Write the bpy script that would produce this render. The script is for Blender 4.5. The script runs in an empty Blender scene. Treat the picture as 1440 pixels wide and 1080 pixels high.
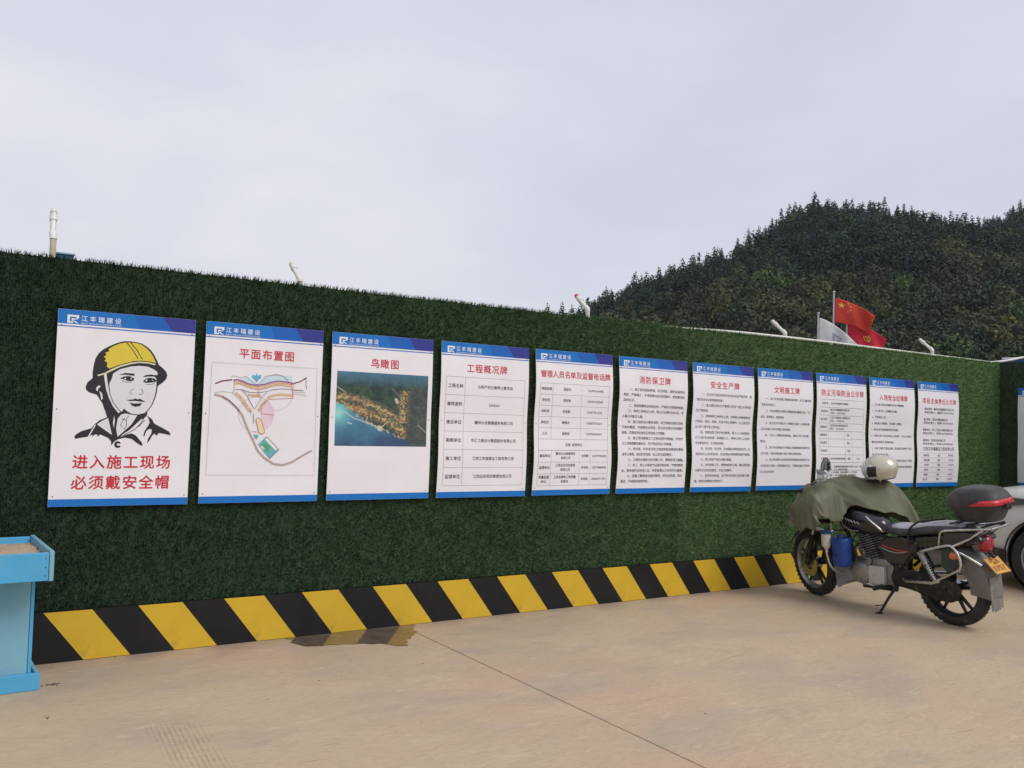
import bpy, bmesh, math, random
import numpy as np
from mathutils import Vector, Matrix

random.seed(7)
rng = np.random.default_rng(11)
R = math.radians
scene = bpy.context.scene
COL = scene.collection

# ------------------------------------------------------------------ camera
cam_d = bpy.data.cameras.new('camera')
cam = bpy.data.objects.new('camera', cam_d)
COL.objects.link(cam)
CAM = Vector((-0.6392, -6.0676, 1.5383))


def cam_axes(yaw, pitch, roll):
    f = Vector((math.sin(yaw), math.cos(yaw), 0)); r = Vector((math.cos(yaw), -math.sin(yaw), 0)); u = Vector((0, 0, 1))
    f2 = f * math.cos(pitch) + u * math.sin(pitch); u2 = -f * math.sin(pitch) + u * math.cos(pitch)
    return r * math.cos(roll) + u2 * math.sin(roll), -r * math.sin(roll) + u2 * math.cos(roll), f2


cr, cu, cf = cam_axes(R(33.017), R(2.373), R(1.769))
cam.matrix_world = Matrix(((cr.x, cu.x, -cf.x, CAM.x), (cr.y, cu.y, -cf.y, CAM.y), (cr.z, cu.z, -cf.z, CAM.z), (0, 0, 0, 1)))
cam_d.sensor_width = 36
cam_d.lens = 31.606
cam_d.clip_start = 0.05
cam_d.clip_end = 6000
scene.camera = cam

# ------------------------------------------------------------------ world, sun, exposure
SUN = Vector((0.32, -0.86, 0.92)).normalized()          # towards the sun, behind thick cloud
world = bpy.data.worlds.new('World')
scene.world = world
world.use_nodes = True
wn = world.node_tree.nodes; wl = world.node_tree.links
wn.clear()
wo = wn.new('ShaderNodeOutputWorld'); bg = wn.new('ShaderNodeBackground')
bg.inputs['Strength'].default_value = 0.1
sky = wn.new('ShaderNodeTexSky'); sky.sky_type = 'NISHITA'; sky.sun_disc = False
sky.sun_elevation = math.asin(SUN.z); sky.sun_rotation = math.atan2(SUN.x, SUN.y)
sky.air_density = 1.5; sky.dust_density = 3.0
tc = wn.new('ShaderNodeTexCoord')
mp = wn.new('ShaderNodeMapping'); mp.inputs['Scale'].default_value = (1.0, 1.0, 2.6)
n1 = wn.new('ShaderNodeTexNoise'); n1.inputs['Scale'].default_value = 2.3; n1.inputs['Detail'].default_value = 7; n1.inputs['Roughness'].default_value = 0.52; n1.inputs['Distortion'].default_value = 0.35
n2 = wn.new('ShaderNodeTexNoise'); n2.inputs['Scale'].default_value = 0.9; n2.inputs['Detail'].default_value = 3
ad = wn.new('ShaderNodeMath'); ad.operation = 'ADD'
hf = wn.new('ShaderNodeMath'); hf.operation = 'MULTIPLY'; hf.inputs[1].default_value = 0.5
cr_ = wn.new('ShaderNodeValToRGB')
cr_.color_ramp.elements[0].position = 0.36; cr_.color_ramp.elements[0].color = (0.575, 0.595, 0.70, 1)
cr_.color_ramp.elements[1].position = 0.66; cr_.color_ramp.elements[1].color = (0.77, 0.775, 0.83, 1)
e = cr_.color_ramp.elements.new(0.5); e.color = (0.645, 0.66, 0.755, 1)
sc10 = wn.new('ShaderNodeVectorMath'); sc10.operation = 'SCALE'; sc10.inputs['Scale'].default_value = 10.0
mx = wn.new('ShaderNodeMix'); mx.data_type = 'RGBA'; mx.inputs['Factor'].default_value = 0.97
wl.new(tc.outputs['Generated'], mp.inputs['Vector'])
wl.new(mp.outputs['Vector'], n1.inputs['Vector']); wl.new(mp.outputs['Vector'], n2.inputs['Vector'])
wl.new(n1.outputs['Fac'], ad.inputs[0]); wl.new(n2.outputs['Fac'], ad.inputs[1]); wl.new(ad.outputs[0], hf.inputs[0])
wl.new(hf.outputs[0], cr_.inputs['Fac']); wl.new(cr_.outputs['Color'], sc10.inputs[0])
wl.new(sky.outputs['Color'], mx.inputs['A']); wl.new(sc10.outputs['Vector'], mx.inputs['B'])
wl.new(mx.outputs['Result'], bg.inputs['Color']); wl.new(bg.outputs['Background'], wo.inputs['Surface'])

sun_d = bpy.data.lights.new('sun', 'SUN')
sun_d.energy = 1.5; sun_d.angle = R(28); sun_d.color = (1.0, 0.96, 0.9)
sun = bpy.data.objects.new('sun', sun_d)
COL.objects.link(sun)
sun.rotation_euler = (-SUN).to_track_quat('-Z', 'Y').to_euler()
sun.location = (0, -10, 20)

scene.view_settings.view_transform = 'Standard'
scene.view_settings.look = 'None'
scene.view_settings.exposure = 0.12
scene.view_settings.gamma = 1.0
scene.view_settings.use_curve_mapping = False


# ------------------------------------------------------------------ helpers
def tag(o, label=None, cat=None, group=None, kind=None):
    if label: o['label'] = label
    if cat: o['category'] = cat
    if group: o['group'] = group
    if kind: o['kind'] = kind
    return o


def empty(name, loc=(0, 0, 0), rz=0.0, matrix=None):
    o = bpy.data.objects.new(name, None)
    COL.objects.link(o)
    o.empty_display_size = 0.1
    if matrix is not None:
        o.matrix_world = matrix
    else:
        o.location = loc; o.rotation_euler = (0, 0, rz)
    return o


def copy_tree(o, parent=None):
    c = o.copy(); COL.objects.link(c); c.parent = parent
    for ch in o.children:
        copy_tree(ch, c)
    return c


class MB:
    """collects shapes, then links them as one mesh object"""
    def __init__(self):
        self.v = []; self.f = []

    def add(self, vs, fs):
        b = len(self.v)
        self.v += [tuple(p) for p in vs]
        self.f += [tuple(i + b for i in q) for q in fs]
        return self

    def box(self, x0, x1, y0, y1, z0, z1, m=None):
        vs = [(x, y, z) for z in (z0, z1) for y in (y0, y1) for x in (x0, x1)]
        if m is not None: vs = [m @ Vector(p) for p in vs]
        return self.add(vs, [(0, 2, 3, 1), (4, 5, 7, 6), (0, 1, 5, 4), (2, 6, 7, 3), (0, 4, 6, 2), (1, 3, 7, 5)])

    def tube(self, pts, r, n=10, caps=True, closed=False):
        pts = [Vector(p) for p in pts]
        rs = r if isinstance(r, (list, tuple)) else [r] * len(pts)
        vs = []; prev = None
        for i, p in enumerate(pts):
            a = pts[i - 1] if i > 0 else (pts[-1] if closed else p)
            c = pts[i + 1] if i < len(pts) - 1 else (pts[0] if closed else p)
            d = (c - a).normalized()
            if prev is None:
                s = d.orthogonal().normalized()
            else:
                s = (prev - d * prev.dot(d))
                s = s.normalized() if s.length > 1e-6 else d.orthogonal().normalized()
            prev = s; t = d.cross(s)
            for k in range(n):
                an = 2 * math.pi * k / n
                vs.append(p + (s * math.cos(an) + t * math.sin(an)) * rs[i])
        fs = []
        m = len(pts)
        for i in range(m if closed else m - 1):
            j = (i + 1) % m
            for k in range(n):
                l = (k + 1) % n
                fs.append((i * n + k, i * n + l, j * n + l, j * n + k))
        if caps and not closed:
            fs.append(tuple(range(n - 1, -1, -1))); fs.append(tuple((m - 1) * n + k for k in range(n)))
        return self.add(vs, fs)

    def lathe(self, prof, c=(0, 0, 0), axis='Z', n=24, closed=False):
        """prof: list of (radius, height along the axis)"""
        vs = []
        for r_, h in prof:
            for k in range(n):
                a = 2 * math.pi * k / n; x, y = r_ * math.cos(a), r_ * math.sin(a)
                if axis == 'Z': q = (x, y, h)
                elif axis == 'Y': q = (x, h, y)
                else: q = (h, x, y)
                vs.append((q[0] + c[0], q[1] + c[1], q[2] + c[2]))
        fs = []
        m = len(prof)
        for i in range(m if closed else m - 1):
            j = (i + 1) % m
            for k in range(n):
                l = (k + 1) % n
                fs.append((i * n + k, i * n + l, j * n + l, j * n + k))
        if not closed:
            fs.append(tuple(range(n))); fs.append(tuple((m - 1) * n + k for k in range(n)))
        return self.add(vs, fs)

    def loft(self, secs, caps=True):
        n = len(secs[0]); vs = [p for s in secs for p in s]; fs = []
        for i in range(len(secs) - 1):
            for k in range(n):
                l = (k + 1) % n
                fs.append((i * n + k, i * n + l, (i + 1) * n + l, (i + 1) * n + k))
        if caps:
            fs.append(tuple(range(n - 1, -1, -1))); fs.append(tuple((len(secs) - 1) * n + k for k in range(n)))
        return self.add(vs, fs)

    def prism(self, poly, y0, y1):
        """polygon in x,z pulled from y0 to y1"""
        n = len(poly)
        vs = [(x, y0, z) for x, z in poly] + [(x, y1, z) for x, z in poly]
        fs = [tuple(range(n)), tuple(range(2 * n - 1, n - 1, -1))] + [(k, (k + 1) % n, n + (k + 1) % n, n + k) for k in range(n)]
        return self.add(vs, fs)

    def build(self, name, mat, parent=None, smooth=None, bevel=0.0, seg=2, solid=0.0, subd=0, normals=True):
        me = bpy.data.meshes.new(name)
        me.from_pydata(self.v, [], self.f)
        if normals:
            bm = bmesh.new(); bm.from_mesh(me)
            bmesh.ops.recalc_face_normals(bm, faces=bm.faces)
            bm.to_mesh(me); bm.free()
        if smooth is not None:
            me.polygons.foreach_set('use_smooth', [True] * len(me.polygons))
            me.set_sharp_from_angle(angle=R(smooth))
        me.materials.append(mat)
        o = bpy.data.objects.new(name, me)
        COL.objects.link(o)
        o.parent = parent
        if solid:
            md = o.modifiers.new('solid', 'SOLIDIFY'); md.thickness = solid; md.offset = 0
        if subd:
            md = o.modifiers.new('subd', 'SUBSURF'); md.levels = subd; md.render_levels = subd
        if bevel:
            md = o.modifiers.new('bevel', 'BEVEL'); md.width = bevel; md.segments = seg; md.limit_method = 'ANGLE'; md.angle_limit = R(35)
        return o


def catmull(pts, n):
    """smooth path through pts, n samples per span"""
    P = [np.array(p, float) for p in pts]
    P = [2 * P[0] - P[1]] + P + [2 * P[-1] - P[-2]]
    out = []
    for i in range(1, len(P) - 2):
        for k in range(n):
            t = k / n
            a, b, c, d = P[i - 1], P[i], P[i + 1], P[i + 2]
            out.append(0.5 * (2 * b + (c - a) * t + (2 * a - 5 * b + 4 * c - d) * t * t + (3 * b - a - 3 * c + d) * t ** 3))
    out.append(P[-2])
    return out


MATS = {}


def mat(name, col, rough=0.5, metal=0.0, var=0.12, scale=18.0, bump=0.0, bscale=120.0, dirt=None, dscale=6.0, dpos=(0.55, 0.75), spec=0.5, rvar=0.12, coat=0.0, attr=None):
    if name in MATS: return MATS[name]
    m = bpy.data.materials.new(name); m.use_nodes = True
    nt = m.node_tree; N = nt.nodes; L = nt.links
    p = N['Principled BSDF']
    p.inputs['Roughness'].default_value = rough; p.inputs['Metallic'].default_value = metal
    p.inputs['Specular IOR Level'].default_value = spec; p.inputs['Coat Weight'].default_value = coat
    t = N.new('ShaderNodeTexCoord')
    nz = N.new('ShaderNodeTexNoise'); nz.inputs['Scale'].default_value = scale; nz.inputs['Detail'].default_value = 5; nz.inputs['Roughness'].default_value = 0.6
    L.new(t.outputs['Object'], nz.inputs['Vector'])
    mr = N.new('ShaderNodeMapRange'); mr.inputs['From Min'].default_value = 0.3; mr.inputs['From Max'].default_value = 0.7
    mr.inputs['To Min'].default_value = 1 - var; mr.inputs['To Max'].default_value = 1 + var
    L.new(nz.outputs['Fac'], mr.inputs['Value'])
    sc = N.new('ShaderNodeVectorMath'); sc.operation = 'SCALE'
    if attr:
        at = N.new('ShaderNodeAttribute'); at.attribute_name = attr
        L.new(at.outputs['Color'], sc.inputs[0])
    else:
        sc.inputs[0].default_value = col[:3]
    L.new(mr.outputs['Result'], sc.inputs['Scale'])
    out = sc.outputs['Vector']
    if dirt:
        dn = N.new('ShaderNodeTexNoise'); dn.inputs['Scale'].default_value = dscale; dn.inputs['Detail'].default_value = 8; dn.inputs['Roughness'].default_value = 0.65
        L.new(t.outputs['Object'], dn.inputs['Vector'])
        dr = N.new('ShaderNodeMapRange'); dr.inputs['From Min'].default_value = dpos[0]; dr.inputs['From Max'].default_value = dpos[1]
        L.new(dn.outputs['Fac'], dr.inputs['Value'])
        mm = N.new('ShaderNodeMix'); mm.data_type = 'RGBA'
        L.new(dr.outputs['Result'], mm.inputs['Factor']); L.new(out, mm.inputs['A']); mm.inputs['B'].default_value = (*dirt, 1)
        out = mm.outputs['Result']
    L.new(out, p.inputs['Base Color'])
    if rvar:
        rr = N.new('ShaderNodeMapRange'); rr.inputs['From Min'].default_value = 0.3; rr.inputs['From Max'].default_value = 0.7
        rr.inputs['To Min'].default_value = max(0.02, rough - rvar); rr.inputs['To Max'].default_value = min(1, rough + rvar)
        L.new(nz.outputs['Fac'], rr.inputs['Value']); L.new(rr.outputs['Result'], p.inputs['Roughness'])
    if bump:
        bn = N.new('ShaderNodeTexNoise'); bn.inputs['Scale'].default_value = bscale; bn.inputs['Detail'].default_value = 4
        L.new(t.outputs['Object'], bn.inputs['Vector'])
        b = N.new('ShaderNodeBump'); b.inputs['Strength'].default_value = bump; b.inputs['Distance'].default_value = 0.01
        L.new(bn.outputs['Fac'], b.inputs['Height']); L.new(b.outputs['Normal'], p.inputs['Normal'])
    MATS[name] = m
    return m


def tri_mesh(name, verts, tris, material, parent=None, colors=None):
    """big mesh from numpy arrays; colors per vertex go to the attribute 'tint'"""
    me = bpy.data.meshes.new(name)
    nv, nf = len(verts), len(tris); k = tris.shape[1]
    me.vertices.add(nv); me.vertices.foreach_set('co', verts.astype(np.float32).ravel())
    me.loops.add(nf * k); me.loops.foreach_set('vertex_index', tris.astype(np.int32).ravel())
    me.polygons.add(nf); me.polygons.foreach_set('loop_start', np.arange(0, nf * k, k, dtype=np.int32))
    me.update(calc_edges=True)
    if colors is not None:
        a = me.color_attributes.new('tint', 'FLOAT_COLOR', 'POINT')
        c4 = np.ones((nv, 4), np.float32); c4[:, :3] = colors
        a.data.foreach_set('color', c4.ravel())
    me.materials.append(material)
    o = bpy.data.objects.new(name, me); COL.objects.link(o); o.parent = parent
    return o

# ================================================================== THE SETTING
# ------------------------------------------------------------------ ground and concrete yard
WALL_X0, WALL_X1, WALL_H = -3.0, 10.58, 2.448
YARD_Y0 = -14.0


def concrete():
    m = bpy.data.materials.new('concrete'); m.use_nodes = True
    nt = m.node_tree; N = nt.nodes; L = nt.links; p = N['Principled BSDF']
    t = N.new('ShaderNodeTexCoord'); g = N.new('ShaderNodeNewGeometry')

    def noise(scale, detail=5, rough=0.6, stretch=None, dist=0.0):
        n = N.new('ShaderNodeTexNoise'); n.inputs['Scale'].default_value = scale; n.inputs['Detail'].default_value = detail
        n.inputs['Roughness'].default_value = rough; n.inputs['Distortion'].default_value = dist
        mp_ = N.new('ShaderNodeMapping')
        if stretch: mp_.inputs['Scale'].default_value = stretch
        L.new(g.outputs['Position'], mp_.inputs['Vector']); L.new(mp_.outputs['Vector'], n.inputs['Vector'])
        return n.outputs['Fac']

    def rng_(v, a, b, c=0.0, d=1.0):
        r = N.new('ShaderNodeMapRange'); r.inputs['From Min'].default_value = a; r.inputs['From Max'].default_value = b
        r.inputs['To Min'].default_value = c; r.inputs['To Max'].default_value = d
        L.new(v, r.inputs['Value']); return r.outputs['Result']

    def mixc(fac, a, b, mode='MIX'):
        x = N.new('ShaderNodeMix'); x.data_type = 'RGBA'; x.blend_type = mode
        if isinstance(fac, float): x.inputs['Factor'].default_value = fac
        else: L.new(fac, x.inputs['Factor'])
        for k, q in (('A', a), ('B', b)):
            if isinstance(q, tuple): x.inputs[k].default_value = (*q, 1)
            else: L.new(q, x.inputs[k])
        return x.outputs['Result']

    def math_(op, a, b=None):
        x = N.new('ShaderNodeMath'); x.operation = op
        for k, q in ((0, a), (1, b)):
            if q is None: continue
            if isinstance(q, (int, float)): x.inputs[k].default_value = q
            else: L.new(q, x.inputs[k])
        return x.outputs[0]

    c = mixc(rng_(noise(0.42, 4, 0.55, None, 0.6), 0.40, 0.60), (0.560, 0.392, 0.262), (0.545, 0.432, 0.282))
    c = mixc(rng_(noise(0.9, 5, 0.6, (1, 1.6, 1), 0.4), 0.46, 0.66), c, (0.445, 0.352, 0.272))
    c = mixc(rng_(noise(3.2, 7, 0.68, (0.55, 1.5, 1), 0.5), 0.5, 0.72, 0, 0.55), c, (0.60, 0.49, 0.32))
    c = mixc(rng_(noise(5.0, 8, 0.7, (0.5, 1.6, 1), 0.8), 0.56, 0.74, 0, 0.5), c, (0.36, 0.29, 0.215))
    c = mixc(rng_(noise(48, 6, 0.75, (0.35, 1.3, 1)), 0.42, 0.68, 0.0, 0.6), c, (0.395, 0.30, 0.205))
    c = mixc(rng_(noise(150, 4, 0.7), 0.56, 0.72, 0, 0.6), c, (0.26, 0.205, 0.15))
    c = mixc(rng_(noise(14, 2, 0.5), 0.755, 0.785, 0, 0.8), c, (0.12, 0.1, 0.085))
    c = mixc(rng_(noise(26, 6, 0.75, (0.16, 1.5, 1), 0.3), 0.58, 0.70, 0, 0.6), c, (0.33, 0.255, 0.18))
    c = mixc(rng_(noise(11, 7, 0.75, (0.3, 1.2, 1), 1.2), 0.58, 0.68, 0, 0.5), c, (0.63, 0.53, 0.38))
    # damp, dirty margin along the foot of the wall (stain with its own ragged outline)
    s = N.new('ShaderNodeSeparateXYZ'); L.new(g.outputs['Position'], s.inputs['Vector'])
    edge = math_('ADD', s.outputs['Y'], math_('MULTIPLY', noise(2.6, 6, 0.65), 0.55))
    c = mixc(rng_(edge, 0.08, 0.30, 0, 0.6), c, (0.27, 0.21, 0.15))
    c = mixc(rng_(noise(1.7, 8, 0.72, (0.6, 1.3, 1), 1.0), 0.60, 0.70, 0, 0.45), c, (0.33, 0.275, 0.215))
    # a tyre's dusty traces, raked across the slab near the blue stand
    wv = N.new('ShaderNodeTexWave'); wv.wave_type = 'BANDS'; wv.bands_direction = 'X'
    wv.inputs['Scale'].default_value = 13.0; wv.inputs['Distortion'].default_value = 0.8; wv.inputs['Detail'].default_value = 2
    wm = N.new('ShaderNodeMapping'); wm.inputs['Rotation'].default_value = (0, 0, R(4))
    L.new(g.outputs['Position'], wm.inputs['Vector']); L.new(wm.outputs['Vector'], wv.inputs['Vector'])
    mk = math_('MULTIPLY', math_('MULTIPLY', rng_(s.outputs['X'], 0.30, 0.36), rng_(s.outputs['X'], 0.60, 0.50)), rng_(s.outputs['Y'], -1.30, -1.55))
    mk = math_('MULTIPLY', mk, rng_(noise(7, 4), 0.35, 0.55))
    groove = math_('MULTIPLY', mk, rng_(wv.outputs['Fac'], 0.55, 0.95))
    c = mixc(math_('MULTIPLY', groove, 0.38), c, (0.30, 0.18, 0.145))
    L.new(c, p.inputs['Base Color'])
    L.new(rng_(noise(2.2, 6, 0.6), 0.3, 0.7, 0.62, 0.9), p.inputs['Roughness'])
    p.inputs['Specular IOR Level'].default_value = 0.35
    h = math_('ADD', math_('MULTIPLY', noise(70, 5, 0.65, (0.4, 1.2, 1)), 0.8), math_('MULTIPLY', noise(6, 4, 0.6), 1.2))
    h = math_('SUBTRACT', h, math_('MULTIPLY', groove, 0.7))
    b = N.new('ShaderNodeBump'); b.inputs['Strength'].default_value = 0.5; b.inputs['Distance'].default_value = 0.008
    L.new(h, b.inputs['Height']); L.new(b.outputs['Normal'], p.inputs['Normal'])
    return m


M_CONC = concrete()
M_SOIL = mat('soil', (0.16, 0.14, 0.085), 0.9, var=0.4, scale=0.3, dirt=(0.06, 0.085, 0.03), dscale=0.05, dpos=(0.4, 0.6))
g_ = MB().add([(-1500, -1500, -0.16), (1500, -1500, -0.16), (1500, 1500, -0.16), (-1500, 1500, -0.16)], [(0, 1, 2, 3)]).build('ground', M_SOIL)
tag(g_, kind='structure')
yard = empty('concrete_yard', (0, 0, 0)); tag(yard, kind='structure')
JX = 2.391
for x0, x1 in ((-9.6, -3.612), (-3.604, JX - 0.004), (JX + 0.004, 10.70)):
    MB().box(x0, x1, YARD_Y0, 0.25, -0.155, 0.0).build('slab', M_CONC, yard, bevel=0.0035, seg=2)

# a wet patch at the foot of the hazard board, glossy enough to mirror the stripes
pz = 0.0028
pud = [(1.50, -0.012), (1.52, -0.10), (1.50, -0.16), (1.55, -0.27), (1.62, -0.31), (1.74, -0.325), (1.86, -0.36), (1.96, -0.41), (2.04, -0.45), (2.09, -0.53), (2.15, -0.56),
       (2.19, -0.50), (2.24, -0.41), (2.29, -0.36), (2.36, -0.28), (2.40, -0.21), (2.43, -0.12), (2.47, -0.06), (2.48, -0.012)]
pp = catmull([(x, y, pz) for x, y in pud], 4)
pp = [(x + 0.008 * math.sin(37 * x + 51 * y), min(-0.011, y + 0.008 * math.sin(60 * x)), pz) for x, y, z in pp]
mw = mat('wet_concrete', (0.135, 0.098, 0.07), 0.10, var=0.25, scale=9, spec=0.5, rvar=0.05)
pu = MB().add(pp, [tuple(range(len(pp)))]).build('puddle', mw); tag(pu, kind='structure')

# ------------------------------------------------------------------ hill with its wood
E1 = np.array([0.80758, 0.58976]); E2 = np.array([0.58976, -0.80758]); O2 = np.array([CAM.x, CAM.y])
H1 = np.array([(-330, -10), (-230, -2), (-160, 12), (-118, 27), (-109, 31), (-96, 36), (-80, 46.5), (-69, 50), (-58, 54.5), (-44, 61.5), (-31, 67), (-21, 74.5), (-9, 79), (-1, 77.5), (11, 75.5),
               (23, 71.5), (32, 68), (39, 66), (54, 61), (80, 52), (130, 38), (200, 25), (320, 0)], float)
H2 = np.array([(-60, 20), (0, 60), (40, 85), (49, 91), (61, 97.5), (73, 102), (100, 112), (150, 118), (220, 100), (330, 60)], float)


def hill_z(t, s):
    a = np.interp(t, H1[:, 0], H1[:, 1]); b = np.interp(t, H2[:, 0], H2[:, 1])
    def prof(u):
        u = np.clip(u, 0, 1); return 0.75 * u + 0.25 * u * u * (3 - 2 * u)
    z1 = a * np.where(s < 350, prof((s - 140) / 210.0), prof((640 - s) / 290.0))
    z2 = b * np.where(s < 470, prof((s - 250) / 220.0), prof((800 - s) / 330.0))
    z = np.maximum(z1, z2)
    return z + 1.2 * np.sin(t * 0.11 + s * 0.05) * np.clip(z / 20, 0, 1) - 0.3


def hill_xyz(t, s):
    t = np.asarray(t, float); s = np.asarray(s, float)
    q = O2[None, :] + t[:, None] * E2[None, :] + s[:, None] * E1[None, :]
    return np.column_stack([q, hill_z(t, s)])


ts = np.linspace(-330, 330, 90); ss = np.linspace(130, 800, 90)
TT, SS = np.meshgrid(ts, ss); hv = hill_xyz(TT.ravel(), SS.ravel())
idx = np.arange(90 * 90).reshape(90, 90)
hf_ = np.column_stack([idx[:-1, :-1].ravel(), idx[:-1, 1:].ravel(), idx[1:, 1:].ravel(), idx[1:, :-1].ravel()])
M_HILL = mat('hill_floor', (0.045, 0.05, 0.028), 0.95, var=0.35, scale=0.2)
hill = tri_mesh('hill', hv, hf_, M_HILL); tag(hill, kind='structure')

M_LEAF = mat('tree_foliage', (0.05, 0.08, 0.04), 0.75, var=0.22, scale=0.9, spec=0.15, attr='tint')
M_BARK = mat('tree_bark', (0.10, 0.075, 0.055), 0.9, var=0.3, scale=6)


def clump_quads(centers, dirs, sizes, r):
    """one ragged leaf-clump face (a kinked quad) per centre"""
    n = len(centers)
    d = dirs / np.linalg.norm(dirs, axis=1, keepdims=True)
    a = np.cross(d, r.normal(size=(n, 3))); a /= np.linalg.norm(a, axis=1, keepdims=True)
    b = np.cross(d, a)
    s = sizes[:, None]
    j = lambda: 1 + 0.45 * (r.random((n, 1)) - 0.5)
    v = np.stack([centers - a * s * j(), centers - b * s * 0.7 * j() + d * s * 0.25, centers + a * s * j(), centers + b * s * 0.7 * j() - d * s * 0.15], axis=1)
    return v.reshape(-1, 3), np.arange(4 * n).reshape(n, 4)


def conifer_crown(seed, h=10.0, rad=2.4):
    r = np.random.default_rng(seed); C_ = []; D_ = []; S_ = []
    k = 0; z = 0.16 * h
    while z < h * 0.985:
        u = z / h; rr = rad * (1 - u) ** 0.62 * (0.8 + 0.4 * r.random()) + 0.12
        nb = max(3, int(12 * (1 - u) + 3)); a0 = r.random() * 6.28
        for q in range(nb):
            a = a0 + 6.283 * q / nb + r.normal() * 0.25; L_ = rr * (0.5 + 0.7 * r.random())
            for w in (0.3, 0.55, 0.8, 1.0):
                if L_ * w < 0.15: continue
                C_.append((math.cos(a) * L_ * w, math.sin(a) * L_ * w, z - 0.22 * L_ * w + r.normal() * 0.16))
                D_.append((math.cos(a) * 0.6 + r.normal() * 0.35, math.sin(a) * 0.6 + r.normal() * 0.35, 0.8))
                S_.append(0.27 + 0.24 * (1 - u) * (0.5 + 0.9 * r.random()))
        z += h * 0.058 * (0.8 + 0.4 * r.random())
    C_.append((0, 0, h * 0.99)); D_.append((1, 0, 0.1)); S_.append(0.3)
    C_, D_, S_ = map(np.array, (C_, D_, S_))
    return clump_quads(C_, D_, S_, r)


def broad_crown(seed, h=9.0, rad=2.9, n=430):
    r = np.random.default_rng(seed)
    lob = [(r.normal() * rad * 0.45, r.normal() * rad * 0.45, h * (0.42 + 0.42 * r.random()), rad * (0.42 + 0.3 * r.random())) for _ in range(8)]
    C_ = []; D_ = []
    for i in range(n):
        x, y, z, q = lob[i % 8]
        d = r.normal(size=3); d /= np.linalg.norm(d); d[2] = d[2] * 0.9 + 0.1
        C_.append((x + d[0] * q * (0.7 + 0.35 * r.random()), y + d[1] * q * (0.7 + 0.35 * r.random()), z + d[2] * q * 0.85)); D_.append(d + r.normal(size=3) * 0.35)
    C_, D_ = map(np.array, (C_, D_))
    return clump_quads(C_, D_, 0.20 + 0.24 * r.random(n), r)


def tint_for(r, base, v, nq):
    """per-clump leaf colour"""
    k = np.repeat(1 + 0.28 * (r.random(nq) - 0.5), 4)[:, None]
    hue = np.repeat((r.random(nq) - 0.5) * 0.012, 4)
    c = np.array(base)[None, :] * k * v
    c[:, 0] += hue
    return np.clip(c, 0.004, 1)


DARK = (0.030, 0.048, 0.042); MID = (0.042, 0.062, 0.036); OLIVE = (0.075, 0.085, 0.036); BRIGHT = (0.080, 0.125, 0.042); BROWN = (0.055, 0.056, 0.038)
con_protos = [conifer_crown(100 + i, 9.0 + 0.7 * i, 2.1 + 0.35 * (i % 3)) for i in range(5)]
bro_protos = [broad_crown(200 + i) for i in range(5)]

# the wood: a mass of crowns over the whole slope (the skyline and standout trees below are their own things)
fr = np.random.default_rng(5)
V_ = []; F_ = []; K_ = []; nvert = 0
sp = 4.7
cand = []
for t0 in np.arange(-150, 110, sp):
    for s0 in np.arange(165, 500, sp):
        cand.append((t0 + fr.normal() * 1.3, s0 + fr.normal() * 1.3))
cand = np.array(cand)
# drop what the hill's own shoulder or the wall hides from anywhere near the yard
pos = hill_xyz(cand[:, 0], cand[:, 1])
on1 = (cand[:, 1] < 347)
on2 = (cand[:, 1] > 395) & (cand[:, 1] < 468) & (cand[:, 0] > 25)
elev = (pos[:, 2] + 10) / cand[:, 1]
keep = (on1 | on2) & (elev > 0.068) & (cand[:, 0] / cand[:, 1] < 0.27) & (cand[:, 0] / cand[:, 1] > -0.42)
cand = cand[keep]; pos = pos[keep]
for (t0, s0), q in zip(cand, pos):
    low = s0 < 235 or (t0 > 20 and s0 < 290 and fr.random() < 0.6)
    patch = math.sin(t0 * 0.09 + 1.3) + math.sin(s0 * 0.07 + t0 * 0.03) + fr.normal() * 0.5
    if low and patch > -0.9 or patch > 1.2 or fr.random() < 0.28:
        pv, pf = bro_protos[fr.integers(5)]; u = fr.random()
        base = (OLIVE if u < 0.35 else (MID if u < 0.7 else (BROWN if u < 0.95 else BRIGHT))) if low else (DARK if u < 0.5 else (MID if u < 0.93 else BROWN)); hgt = 0.75 + 0.5 * fr.random()
    else:
        pv, pf = con_protos[fr.integers(5)]; u = fr.random()
        base = DARK if u < 0.72 else MID; hgt = 0.7 + 0.55 * fr.random()
    a = fr.random() * 6.28; ca, sa = math.cos(a), math.sin(a)
    v = pv * hgt
    v = np.column_stack([v[:, 0] * ca - v[:, 1] * sa, v[:, 0] * sa + v[:, 1] * ca, v[:, 2]]) + q
    V_.append(v); F_.append(pf + nvert); K_.append(tint_for(fr, base, 0.8 + 0.4 * fr.random(), len(pf))); nvert += len(v)
wood = tri_mesh('wooded_slope', np.concatenate(V_), np.concatenate(F_), M_LEAF, None, np.concatenate(K_))
tag(wood, 'dense mixed wood of dark conifers and broadleaf trees covering the hillside', 'woodland', kind='stuff')
print('wood trees', len(cand), 'quads', sum(len(x) for x in F_))


def tree_proto(name, crown, base, seed, h):
    r = np.random.default_rng(seed); v, f = crown
    root = empty(name)
    tri_mesh('crown', v, f, M_LEAF, root, tint_for(r, base, 1.0, len(f)))
    MB().tube([(0, 0, -0.8), (0.05, 0, h * 0.3), (0, 0.05, h * 0.6), (0, 0, h * 0.93)], [0.19, 0.15, 0.09, 0.02], 7).build('trunk', M_BARK, root, smooth=60)
    return root


def place(root, t, s, sc):
    q = hill_xyz([t], [s])[0]
    root.location = q; root.scale = (sc, sc, sc * (0.9 + 0.25 * random.random())); root.rotation_euler = (0, 0, random.random() * 6.28)


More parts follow.
